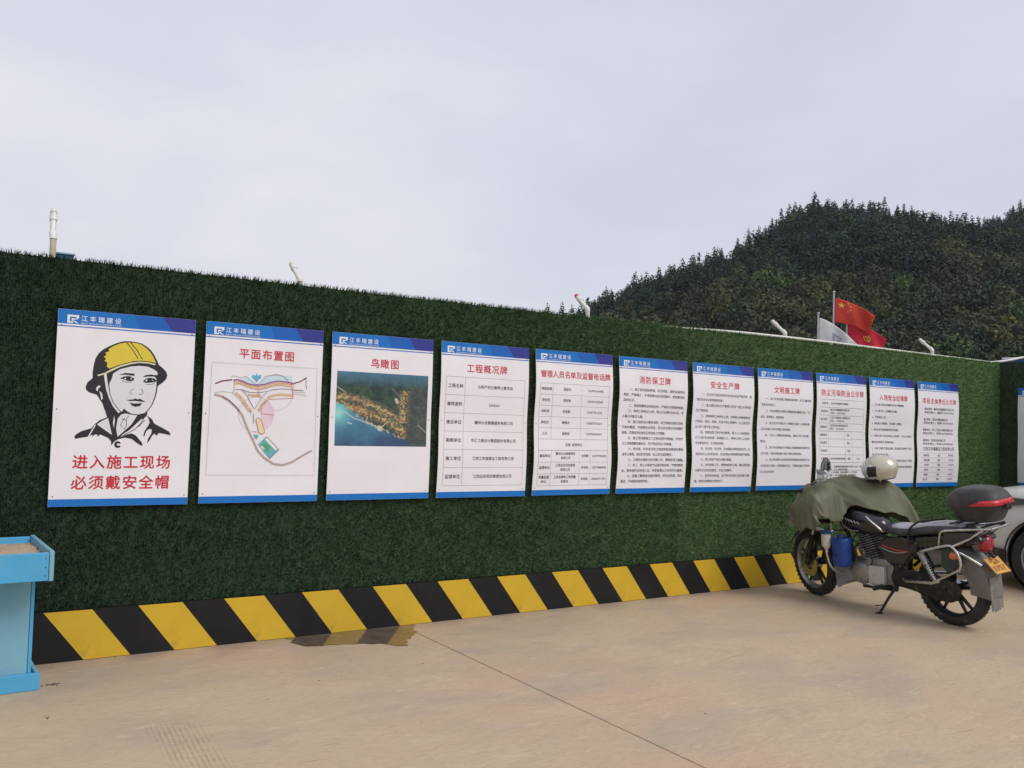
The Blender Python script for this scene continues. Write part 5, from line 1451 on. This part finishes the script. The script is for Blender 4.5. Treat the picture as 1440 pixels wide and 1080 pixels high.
# ------------------------------------------------------------------ things hung on the motorcycle
jg = empty('jerrycan', matrix=BM); tag(jg, 'blue plastic can strapped in front of the motorcycle engine', 'can')
M_JUG = mat('blue_plastic', (0.012, 0.06, 0.30), 0.35, var=0.12, scale=12, dirt=(0.08, 0.12, 0.24), dscale=8, dpos=(0.55, 0.9))
MB().loft([[(0.905 + k * 0.082 * math.copysign(abs(math.cos(a)) ** 0.8, math.cos(a)), 0.205 + k * 0.062 * math.copysign(abs(math.sin(a)) ** 0.8, math.sin(a)), z) for a in np.linspace(0, 6.2832, 28, endpoint=False)]
           for z, k in ((0.385, 0.86), (0.395, 0.97), (0.43, 1.0), (0.57, 1.03), (0.60, 1.05), (0.625, 1.05), (0.632, 0.98))]).build('body', M_JUG, jg, smooth=50)
MB().lathe([(0.034, 0.632), (0.034, 0.655), (0.028, 0.660)], (0.905, 0.205, 0), 'Z', 18).build('cap', mat('dark_blue_cap', (0.02, 0.05, 0.16), 0.4), jg, smooth=40)
MB().tube(catmull([(0.98, 0.205, 0.63), (0.99, 0.24, 0.57), (0.96, 0.262, 0.50), (0.90, 0.272, 0.48)], 5), 0.004, 6).build('strap', M_RUB, jg)
bo = empty('plastic_bottle', matrix=BM); tag(bo, 'white plastic bottle upside down with a blue top on the crash bar', 'bottle')
MB().lathe([(0.012, 0.495), (0.014, 0.52), (0.030, 0.540), (0.041, 0.552), (0.042, 0.575), (0.042, 0.660)], (1.03, 0.25, 0), 'Z', 24).build('body', mat('milky_plastic', (0.66, 0.65, 0.58), 0.4, var=0.08, dirt=(0.45, 0.40, 0.30), dscale=14, dpos=(0.5, 0.8)), bo, smooth=40)
MB().lathe([(0.044, 0.661), (0.050, 0.664), (0.050, 0.682), (0.03, 0.684)], (1.03, 0.25, 0), 'Z', 24).build('top', mat('blue_bottle_top', (0.02, 0.09, 0.28), 0.4), bo, smooth=40)

# rain cape thrown over the handlebar
cp = empty('rain_cape', matrix=BM); tag(cp, 'olive green rain cape draped over the motorcycle handlebar', 'cape')
M_CAPE = mat('olive_cape', (0.122, 0.124, 0.070), 0.62, var=0.10, scale=6, dirt=(0.078, 0.080, 0.048), dscale=5, dpos=(0.5, 0.8), bump=0.25, bscale=45)
prof = [
    (0.500, [(1.21, 0.755), (1.16, 0.735), (1.10, 0.725), (1.03, 0.735), (0.965, 0.75), (0.905, 0.775)]),
    (0.485, [(1.235, 0.79), (1.19, 0.84), (1.12, 0.90), (1.04, 0.92), (0.97, 0.88), (0.905, 0.83)]),
    (0.455, [(1.24, 0.815), (1.20, 0.90), (1.12, 1.00), (1.04, 1.03), (0.97, 0.97), (0.915, 0.87)]),
    (0.40, [(1.31, 0.775), (1.26, 0.90), (1.16, 1.05), (1.05, 1.095), (0.94, 1.01), (0.875, 0.83)]),
    (0.28, [(1.34, 0.735), (1.30, 0.90), (1.20, 1.06), (1.06, 1.122), (0.92, 1.03), (0.845, 0.80)]),
    (0.19, [(1.36, 0.72), (1.32, 0.90), (1.22, 1.06), (1.08, 1.115), (0.95, 1.04), (0.885, 0.84)]),
    (0.11, [(1.38, 0.76), (1.33, 0.94), (1.22, 1.08), (1.06, 1.10), (0.94, 1.00), (0.80, 0.905)]),
    (0.02, [(1.37, 0.78), (1.31, 0.95), (1.20, 1.08), (1.03, 1.105), (0.85, 1.00), (0.62, 0.875)]),
    (-0.12, [(1.33, 0.80), (1.25, 0.95), (1.14, 1.07), (0.97, 1.10), (0.79, 1.01), (0.58, 0.83)]),
    (-0.27, [(1.25, 0.80), (1.18, 0.94), (1.06, 1.06), (0.90, 1.09), (0.73, 1.01), (0.57, 0.77)]),
    (-0.36, [(1.18, 0.78), (1.11, 0.92), (1.00, 1.03), (0.86, 1.07), (0.70, 0.99), (0.575, 0.70)]),
    (-0.44, [(1.10, 0.76), (1.05, 0.88), (0.95, 0.99), (0.84, 1.02), (0.70, 0.94), (0.59, 0.66)]),
    (-0.47, [(1.06, 0.74), (1.0, 0.80), (0.92, 0.86), (0.83, 0.88), (0.71, 0.82), (0.60, 0.65)]),
    (-0.485, [(1.05, 0.72), (0.99, 0.71), (0.91, 0.70), (0.82, 0.69), (0.71, 0.665), (0.61, 0.63)]),
]
rows = [catmull([(x, y, z) for x, z in pr_], 6) for y, pr_ in prof]
cols = list(zip(*rows))
cols = [catmull(c, 5) for c in cols]
nu, nv = len(cols), len(cols[0])
vs = []
for i, c in enumerate(cols):
    for j, p in enumerate(c):
        hang = abs(i / (nu - 1) - 0.5) * 2
        q = p.copy()
        fold = 0.022 * math.sin(j * 0.62 + 1.1 * math.sin(j * 0.21)) * hang ** 1.3 + 0.006 * math.sin(j * 1.9 + i * 0.3) * hang
        q[0] += fold * (1 if i < nu / 2 else -1)
        q[2] += 0.010 * math.sin(j * 0.5 + i * 0.42) + 0.007 * math.sin(j * 1.3 - i * 0.6)
        q[1] += 0.010 * math.sin(i * 0.7 + j * 0.3) * hang
        # one long diagonal fold over the middle
        dd = (j - 0.55 * nv) / nv * 3.0 - (i / (nu - 1) - 0.55) * 2.0
        q[2] += 0.028 * math.exp(-(dd / 0.16) ** 2); q[0] -= 0.012 * math.exp(-(dd / 0.2) ** 2) * (i / nu)
        vs.append(tuple(q))
fs = [(i * nv + j, i * nv + j + 1, (i + 1) * nv + j + 1, (i + 1) * nv + j) for i in range(nu - 1) for j in range(nv - 1)]
MB().add(vs, fs).build('cloth', M_CAPE, cp, smooth=70, solid=0.004, subd=1)
hem = MB().tube([Vector(cols[-1][j]) + Vector((0, 0, -0.0)) for j in range(nv)], 0.0045, 6)
e_ = nu - 1
hem = MB().tube([vs[e_ * nv + j] for j in range(nv)], 0.005, 6); hem.build('hem', M_CAPE, cp, smooth=60)
hem = MB().tube([vs[j] for j in range(nv)], 0.005, 6); hem.build('hem', M_CAPE, cp, smooth=60)
MB().tube(catmull([(1.02, 0.05, 0.93), (0.96, 0.10, 0.955), (0.93, 0.16, 0.93), (0.92, 0.17, 0.90)], 5), 0.006, 6).build('drawcord', M_RUB, cp)

# helmet resting on the cape
HM = BM @ Matrix.Translation((0.775, -0.215, 1.195)) @ Matrix.Rotation(R(20), 4, 'Z') @ Matrix.Rotation(R(7), 4, 'Y')
hm = empty('motorcycle_helmet', matrix=HM); tag(hm, 'champagne silver helmet resting on the cape over the handlebar', 'helmet')
M_SHELL = mat('champagne_paint', (0.60, 0.56, 0.44), 0.30, 0.35, var=0.06, scale=8, coat=0.35, dirt=(0.42, 0.39, 0.32), dscale=6, dpos=(0.5, 0.9))
hv_, hf2 = [], []
nu_, nv_ = 40, 22


def shell_pt(th, ph, k=1.0):
    # ph from the crown (0) down; long front to back, flatter sides, skirt tucked in below
    r_ = math.sin(min(ph, R(100))) if ph < R(100) else math.sin(R(100)) - (ph - R(100)) * 0.33
    z = 0.118 * math.cos(ph) if ph < R(90) else -0.118 * 0.86 * math.sin(ph - R(90)) * 1.15
    return Vector((0.150 * r_ * math.cos(th) * k, 0.122 * r_ * math.sin(th) * k, z * k + 0.006))


for j in range(nv_ + 1):
    for i in range(nu_):
        th = 2 * math.pi * i / nu_
        front = max(0.0, math.cos(th))
        phm = R(142 - 62 * front ** 0.8 * (1 if front > 0.25 else front * 4))
        hv_.append(shell_pt(th, 0.02 + (phm - 0.02) * j / nv_))
for j in range(nv_):
    for i in range(nu_):
        hf2.append((j * nu_ + i, j * nu_ + (i + 1) % nu_, (j + 1) * nu_ + (i + 1) % nu_, (j + 1) * nu_ + i))
hf2.append(tuple(range(nu_)))
MB().add(hv_, hf2).build('shell', M_SHELL, hm, smooth=60, solid=0.012)
MB().tube([hv_[nv_ * nu_ + i] for i in range(nu_)], 0.0075, 8, closed=True).build('edge_trim', M_RUB, hm, smooth=60)
# inner lining
MB().add([Vector(p) * 0.90 for p in hv_], hf2).build('lining', mat('helmet_lining', (0.04, 0.04, 0.042), 0.9), hm, smooth=60)
# visor wrapped round the front
vv_ = []; ff_ = []
for j in range(7):
    for i in range(25):
        th = R(-78 + 156 * i / 24); ph = R(66 + 62 * j / 6)
        vv_.append(shell_pt(th, ph, 1.045))
ff_ = [(j * 25 + i, j * 25 + i + 1, (j + 1) * 25 + i + 1, (j + 1) * 25 + i) for j in range(6) for i in range(24)]
MB().add(vv_, ff_).build('visor', mat('milky_visor', (0.55, 0.55, 0.54), 0.15, var=0.06, spec=0.6), hm, smooth=70, solid=0.003)
for s in (1, -1):
    vv_ = []
    for j in range(6):
        for i in range(8):
            th = s * R(62 + 32 * i / 7 - 5 * j / 5); ph = R(74 + 42 * j / 5)
            vv_.append(shell_pt(th, ph, 1.068))
    MB().add(vv_, [(j * 8 + i, j * 8 + i + 1, (j + 1) * 8 + i + 1, (j + 1) * 8 + i) for j in range(5) for i in range(7)]).build('pivot_cover', mat('black_pivot', (0.02, 0.02, 0.021), 0.5, var=0.3, scale=60), hm, smooth=50, solid=0.006)
MB().tube(catmull([(-0.02, 0.10, -0.09), (0.0, 0.06, -0.105), (0.02, -0.04, -0.106), (0.0, -0.10, -0.09)], 5), 0.006, 6).build('chin_strap', mat('buff_strap', (0.35, 0.26, 0.13), 0.8), hm)

# ================================================================== PARKED CAR
cx = empty('parked_car', (9.50, -1.51, 0), R(90)); tag(cx, 'white car parked nose to the wall behind the motorcycle at the right edge', 'car')
M_WHT = mat('white_car_paint', (0.66, 0.65, 0.62), 0.25, var=0.03, scale=4, coat=0.5, dirt=(0.52, 0.50, 0.45), dscale=2.5, dpos=(0.5, 0.9), rvar=0.05)
M_TRIM = mat('black_trim', (0.022, 0.022, 0.023), 0.55, var=0.2, dirt=(0.12, 0.11, 0.09), dscale=7, dpos=(0.5, 0.9))
M_GLASS = mat('dark_glass', (0.02, 0.024, 0.026), 0.06, var=0.05, rvar=0.02, coat=0.3)


def car_sec(x, w, zb, zt):
    h = [(0, zt), (0.45 * w, zt - 0.004), (0.74 * w, zt - 0.022), (0.90 * w, zt - 0.07), (0.97 * w, zt - 0.16), (w, zb + 0.52 * (zt - zb)), (w, zb + 0.30 * (zt - zb)), (0.975 * w, zb + 0.12), (0.93 * w, zb)]
    return [(x, y, z) for y, z in h] + [(x, -y, z) for y, z in reversed(h[1:])] 


st_ = [(0.93, 0.52, 0.42, 0.74), (0.90, 0.64, 0.33, 0.86), (0.80, 0.77, 0.27, 0.95), (0.62, 0.845, 0.25, 1.01), (0.30, 0.885, 0.24, 1.06), (-0.10, 0.90, 0.24, 1.085), (-0.50, 0.905, 0.24, 1.10), (-1.4, 0.91, 0.23, 1.08), (-2.4, 0.91, 0.24, 1.07), (-3.0, 0.895, 0.27, 1.07), (-3.4, 0.85, 0.32, 1.04), (-3.52, 0.74, 0.42, 0.98)]
body = MB().loft([car_sec(*s) for s in st_]).build('body', M_WHT, cx, smooth=50)
cut = MB()
for x in (0.0, -2.65):
    cut.lathe([(0.385, -1.2), (0.385, 1.2)], (x, 0, 0.345), 'Y', 48)
ct = cut.build('arch_cutter', M_TRIM)
ct.matrix_world = cx.matrix_world.copy() if False else Matrix.Translation((9.50, -1.51, 0)) @ Matrix.Rotation(R(90), 4, 'Z')
md = body.modifiers.new('cut', 'BOOLEAN'); md.object = ct; md.operation = 'DIFFERENCE'; md.solver = 'EXACT'
bpy.context.view_layer.update()
nm = bpy.data.meshes.new_from_object(body.evaluated_get(bpy.context.evaluated_depsgraph_get()))
body.modifiers.clear(); body.data = nm
bpy.data.objects.remove(ct)
MB().box(-3.1, 0.75, -0.80, 0.80, 0.26, 0.30).build('underbody', M_TRIM, cx)
for s in (1, -1):
    for x in (0.0, -2.65):
        MB().lathe([(0.39, s * 0.42), (0.385, s * 0.86), (0.375, s * 0.86), (0.375, s * 0.42)], (x, 0, 0.345), 'Y', 40, closed=True).build('arch_liner', M_TRIM, cx, smooth=40)
        a0, a1 = R(-12), R(192)
        MB().tube([(x + 0.392 * math.cos(a0 + (a1 - a0) * k / 28), s * 0.898, 0.345 + 0.392 * math.sin(a0 + (a1 - a0) * k / 28)) for k in range(29)], 0.009, 8).build('arch_trim', M_TRIM, cx, smooth=50)
        w = empty('wheel'); w.parent = cx; w.location = (x, s * 0.80, 0.335)
        MB().lathe([(0.335 - 0.0, 0.07), (0.335, -0.07), (0.325, -0.095), (0.29, -0.105), (0.235, -0.10), (0.225, -0.08), (0.225, 0.08), (0.235, 0.10), (0.29, 0.105), (0.325, 0.095)], (0, 0, 0), 'Y', 52, closed=True).build('tyre', M_RUB, w, smooth=40)
        MB().lathe([(0.228, 0.098), (0.215, 0.092), (0.205, 0.05), (0.200, -0.08), (0.228, -0.08)], (0, 0, 0), 'Y', 44, closed=True).build('rim', M_ALU, w, smooth=40)
        spk = None
        for k in range(10):
            if spk is None:
                spk = MB().loft([[(-0.022, 0.055, 0.03), (0.022, 0.055, 0.03), (0.022, 0.085, 0.03), (-0.022, 0.085, 0.03)], [(-0.012, 0.05, 0.21), (0.012, 0.05, 0.21), (0.012, 0.075, 0.21), (-0.012, 0.075, 0.21)]]).build('spoke', M_ALU, w, bevel=0.004); q = spk
            else:
                q = spk.copy(); COL.objects.link(q)
            q.rotation_euler = (0, R(36 * k), 0)
            if s < 0: q.scale = (1, -1, 1)
        MB().lathe([(0.05, s * 0.05), (0.05, s * 0.088), (0.035, s * 0.094)], (0, 0, 0), 'Y', 24).build('hub_cap', M_ALU, w, smooth=40)
        MB().lathe([(0.14, s * 0.01), (0.14, s * 0.03)], (0, 0, 0), 'Y', 30).build('brake_disc', M_BKM, w)
    # swept headlamp, lower bumper trim, sill
    MB().loft([[(0.87, s * 0.63, 0.765), (0.87, s * 0.60, 0.80), (0.855, s * 0.60, 0.80), (0.855, s * 0.63, 0.765)], [(0.70, s * 0.832, 0.795), (0.70, s * 0.79, 0.862), (0.66, s * 0.77, 0.862), (0.66, s * 0.80, 0.795)], [(0.42, s * 0.892, 0.835), (0.42, s * 0.880, 0.925), (0.40, s * 0.80, 0.925), (0.40, s * 0.82, 0.835)], [(0.10, s * 0.905, 0.885), (0.10, s * 0.900, 0.918), (0.09, s * 0.84, 0.918), (0.09, s * 0.84, 0.885)]]).build('headlamp', M_GLASS, cx, smooth=40)
    MB().loft([[(0.94, s * 0.50, 0.33), (0.94, s * 0.50, 0.43), (0.90, s * 0.48, 0.43), (0.90, s * 0.48, 0.33)], [(0.80, s * 0.79, 0.26), (0.80, s * 0.80, 0.41), (0.76, s * 0.75, 0.41), (0.76, s * 0.75, 0.26)], [(0.55, s * 0.872, 0.24), (0.55, s * 0.882, 0.40), (0.55, s * 0.83, 0.40), (0.55, s * 0.83, 0.24)], [(0.40, s * 0.885, 0.23), (0.40, s * 0.898, 0.39), (0.40, s * 0.85, 0.39), (0.40, s * 0.85, 0.23)]]).build('bumper_trim', M_TRIM, cx, smooth=40)
    MB().box(-2.25, -0.40, s * 0.86, s * 0.918, 0.22, 0.36).build('sill_trim', M_TRIM, cx, bevel=0.02, seg=3)
    for x0, x1 in ((-1.32, -0.45), (-2.22, -1.35)):
        d = MB().loft([[(x, s * 0.9125, z) for x, z in ((x0, 0.40), (x1, 0.40), (x1 - 0.02, 0.95), (x0, 0.95))], [(x, s * 0.9155, z) for x, z in ((x0 + 0.01, 0.41), (x1 - 0.01, 0.41), (x1 - 0.03, 0.94), (x0 + 0.01, 0.94))]]).build('door', M_WHT, cx)
        MB().tube([(x0 + 0.08, s * 0.925, 0.86), (x0 + 0.26, s * 0.925, 0.865)], 0.014, 8).build('handle', M_WHT, d, smooth=50)
    mr_ = MB().loft([[(-0.62 + a, s * 0.97 + s * c, 1.10 + b3) for a, b3, c in ((0, -0.06, 0), (0, 0.06, 0), (0, 0.06, 0.10), (0, -0.05, 0.12))], [(-0.54 + a, s * 0.98 + s * c, 1.10 + b3) for a, b3, c in ((0, -0.04, 0), (0, 0.04, 0), (0, 0.04, 0.07), (0, -0.03, 0.08))]]).build('door_mirror', M_WHT, cx, bevel=0.015)
    MB().tube([(-0.58, s * 0.88, 1.07), (-0.58, s * 0.98, 1.09)], 0.015, 8).build('mirror_arm', M_TRIM, mr_)
gh = [[(-0.42, -0.76), (-0.42, 0.76), (-0.70, 0.86), (-3.15, 0.85), (-3.42, 0.70), (-3.42, -0.70), (-3.15, -0.85), (-0.70, -0.86)], [(-1.22, -0.60), (-1.22, 0.60), (-1.38, 0.68), (-2.95, 0.66), (-3.10, 0.58), (-3.10, -0.58), (-2.95, -0.66), (-1.38, -0.68)]]
MB().loft([[(x, y, 1.04) for x, y in gh[0]], [(x, y, 1.58) for x, y in gh[1]]]).build('glasshouse', M_GLASS, cx, bevel=0.02)
MB().loft([[(x, y * 1.01, 1.575) for x, y in gh[1]], [(x * 0.995, y * 0.97, 1.63) for x, y in gh[1]], [(-2.15 + (x + 2.15) * 0.85, y * 0.8, 1.66) for x, y in gh[1]]]).build('roof', M_WHT, cx, smooth=50)
for s in (1, -1):
    for a, c in (((-0.50, 0.80, 1.05), (-1.30, 0.655, 1.59)), ((-1.36, 0.87, 1.05), (-1.45, 0.69, 1.59)), ((-2.25, 0.87, 1.05), (-2.30, 0.685, 1.59)), ((-3.22, 0.83, 1.05), (-2.98, 0.655, 1.59))):
        MB().tube([(a[0], s * a[1], a[2]), (c[0], s * c[1], c[2])], 0.03, 8).build('pillar', M_WHT, cx, smooth=50)
MB().box(0.915, 0.945, -0.42, 0.42, 0.52, 0.68).build('grille', M_TRIM, cx, bevel=0.01)
MB().box(0.946, 0.950, -0.22, 0.22, 0.44, 0.58).build('number_plate', mat('blue_car_plate', (0.03, 0.10, 0.36), 0.4), cx)

# ================================================================== FLAGS BEHIND THE WALL
M_POLE = mat('flag_pole_steel', (0.52, 0.53, 0.55), 0.35, 0.6)


def flag(name, base, ztop, hoist, fly, zf, droop, color, seed, label, marks=None):
    root = empty(name, (base[0], base[1], -0.16)); tag(root, label, 'flag', 'flags on poles behind the wall')
    MB().tube([(0, 0, 0), (0, 0, ztop + 0.16)], [0.042, 0.030], 12).build('pole', M_POLE, root, smooth=50)
    MB().lathe([(0.01, ztop + 0.15), (0.05, ztop + 0.18), (0.055, ztop + 0.205), (0.035, ztop + 0.235), (0.002, ztop + 0.245)], (0, 0, 0), 'Z', 14).build('finial', M_POLE, root, smooth=60)
    wind = Vector((0.5898, -0.8076, 0))            # blowing to the right as seen from the yard
    side = Vector((0.8076, 0.5898, 0))
    nu, nv = 30, 20

    def P(a, b, lift=0.0):
        """a along the fly, b down the hoist"""
        sag = droop * a ** 1.35
        x = fly * a * (0.93 - 0.15 * a * b)
        rip = 0.10 * a * math.sin(5.2 * a + 2.2 * b + seed) + 0.05 * a * math.sin(11 * a - 4 * b + seed * 2)
        z = zf - hoist * b * (1 - 0.18 * a) - sag - 0.12 * a * a * (1 - b)
        q = wind * (x + 0.04) + side * (rip - lift) + Vector((0, 0, z + 0.16))
        return q
    vs = [P(i / nu, j / nv) for j in range(nv + 1) for i in range(nu + 1)]
    fs = [(j * (nu + 1) + i, j * (nu + 1) + i + 1, (j + 1) * (nu + 1) + i + 1, (j + 1) * (nu + 1) + i) for j in range(nv) for i in range(nu)]
    cl_ = MB().add(vs, fs).build('cloth', mat(name + '_cloth_%d' % seed, color, 0.7, var=0.06, scale=4), root, smooth=70, solid=0.004)
    for nm_, col, polys in marks or []:
        m = MB()
        for pg in polys:
            m.add([P(a, b, 0.014) for a, b in pg], [tuple(range(len(pg)))])
        m.build(nm_, mat('flag_mark_%d_%s' % (seed, nm_), col, 0.6), cl_, normals=False)
    return root


def star(cx_, cy_, r_, rot, asp):
    """five-pointed star in flag units (a along the fly, b down)"""
    out = []
    for k in range(10):
        rr = r_ if k % 2 == 0 else r_ * 0.382; a = rot + math.pi * k / 5
        out.append((cx_ + rr * math.sin(a) / asp, cy_ - rr * math.cos(a)))
    return out


stars = [star(1 / 6, 0.25, 0.15, 0, 1.5)]
for (sx, sy) in ((1 / 3, 0.10), (0.4, 0.20), (0.4, 0.35), (1 / 3, 0.45)):
    stars.append(star(sx, sy, 0.05, math.atan2((1 / 6 - sx) * 1.5, (sy - 0.25)), 1.5))
flag('national_flag', (29.58, 16.99), 7.06, 0.98, 1.62, 6.86, 0.62, (0.62, 0.045, 0.028), 1, 'red flag with yellow stars on the tallest pole above the wall', [('star', (0.78, 0.55, 0.08), [[p for p in s]]) for s in stars])
flag('white_flag', (29.10, 17.35), 6.20, 1.08, 1.55, 6.05, 0.95, (0.72, 0.71, 0.72), 2, 'white flag with a faint grey emblem, left of the red flags',
     [('emblem', (0.36, 0.37, 0.40), [[(0.36, 0.34), (0.62, 0.34), (0.62, 0.42), (0.44, 0.42), (0.44, 0.66), (0.36, 0.66)], [(0.48, 0.48), (0.60, 0.48), (0.60, 0.54), (0.56, 0.55), (0.64, 0.68), (0.56, 0.68), (0.48, 0.56)]])])
ring = [(0.52 + 0.105 * math.sin(a), 0.50 - 0.155 * math.cos(a)) for a in np.linspace(0.3, 5.0, 22)] + [(0.52 + 0.075 * math.sin(a), 0.50 - 0.11 * math.cos(a)) for a in np.linspace(5.0, 0.3, 22)]
flag('red_flag', (30.07, 16.73), 6.05, 0.98, 1.55, 6.0, 0.66, (0.60, 0.012, 0.04), 3, 'red flag with a ring shaped yellow emblem, lowest of the three flags',
     [('emblem', (0.72, 0.42, 0.06), [ring, [(0.45, 0.46), (0.55, 0.40), (0.565, 0.45), (0.47, 0.51)], [(0.50, 0.44), (0.535, 0.43), (0.60, 0.66), (0.57, 0.68)]])])

# ================================================================== SMALL LITTER ON THE SLAB
M_LITTER = mat('litter_brown', (0.06, 0.05, 0.038), 0.9, var=0.4, scale=60)
lr = random.Random(21)


def crumb(mb, x, y, s):
    a0 = lr.random() * 6
    base = [(x + s * lr.uniform(0.5, 1.1) * math.cos(a0 + k * 1.05), y + s * lr.uniform(0.4, 0.9) * math.sin(a0 + k * 1.05), 0.0005) for k in range(6)]
    mb.add(base + [(x + s * 0.1, y, s * 0.45)], [(k, (k + 1) % 6, 6) for k in range(6)])


mb_ = MB()
for k in range(26): crumb(mb_, 0.016 + lr.gauss(0, 0.022), -0.466 + lr.gauss(0, 0.012), lr.uniform(0.004, 0.010))
for k in range(7): crumb(mb_, -0.061 + lr.gauss(0, 0.008), -1.057 + lr.gauss(0, 0.02), lr.uniform(0.003, 0.007))
for (x, y) in ((0.78, -0.95), (0.98, -1.25), (1.35, -1.05), (1.50, -1.02), (2.0, -1.02), (2.05, -1.0), (2.95, -2.55), (3.1, -0.42), (4.4, -0.35), (5.4, -1.1), (5.5, -1.2), (3.6, -0.22), (4.9, -1.6)):
    crumb(mb_, x, y, lr.uniform(0.004, 0.009))
for k in range(150):
    crumb(mb_, lr.uniform(-0.3, 9), lr.uniform(-3.2, -0.03), lr.uniform(0.0012, 0.0035))
for k in range(160):
    crumb(mb_, lr.uniform(0.0, 10), -0.012 - abs(lr.gauss(0, 0.03)), lr.uniform(0.002, 0.006))
lt = mb_.build('litter', M_LITTER, None, normals=False); tag(lt, 'crumbs of dirt and dead leaves scattered on the concrete', 'litter', kind='stuff')

# ================================================================== THIN HAZE OVER THE VALLEY
hzm = bpy.data.materials.new('valley_haze'); hzm.use_nodes = True
hn = hzm.node_tree.nodes; hn.clear()
ho_ = hn.new('ShaderNodeOutputMaterial'); pvn = hn.new('ShaderNodeVolumePrincipled')
pvn.inputs['Color'].default_value = (0.86, 0.90, 0.97, 1); pvn.inputs['Density'].default_value = 0.00011; pvn.inputs['Anisotropy'].default_value = 0.2
hzm.node_tree.links.new(pvn.outputs['Volume'], ho_.inputs['Volume'])
hz_ = MB().box(-1510, 1510, -1510, 1510, -1.2, 150).build('haze', hzm)
tag(hz_, 'thin pale haze hanging in the valley air', 'haze', kind='stuff')

bpy.data.objects.remove(_to); bpy.data.curves.remove(_tc)
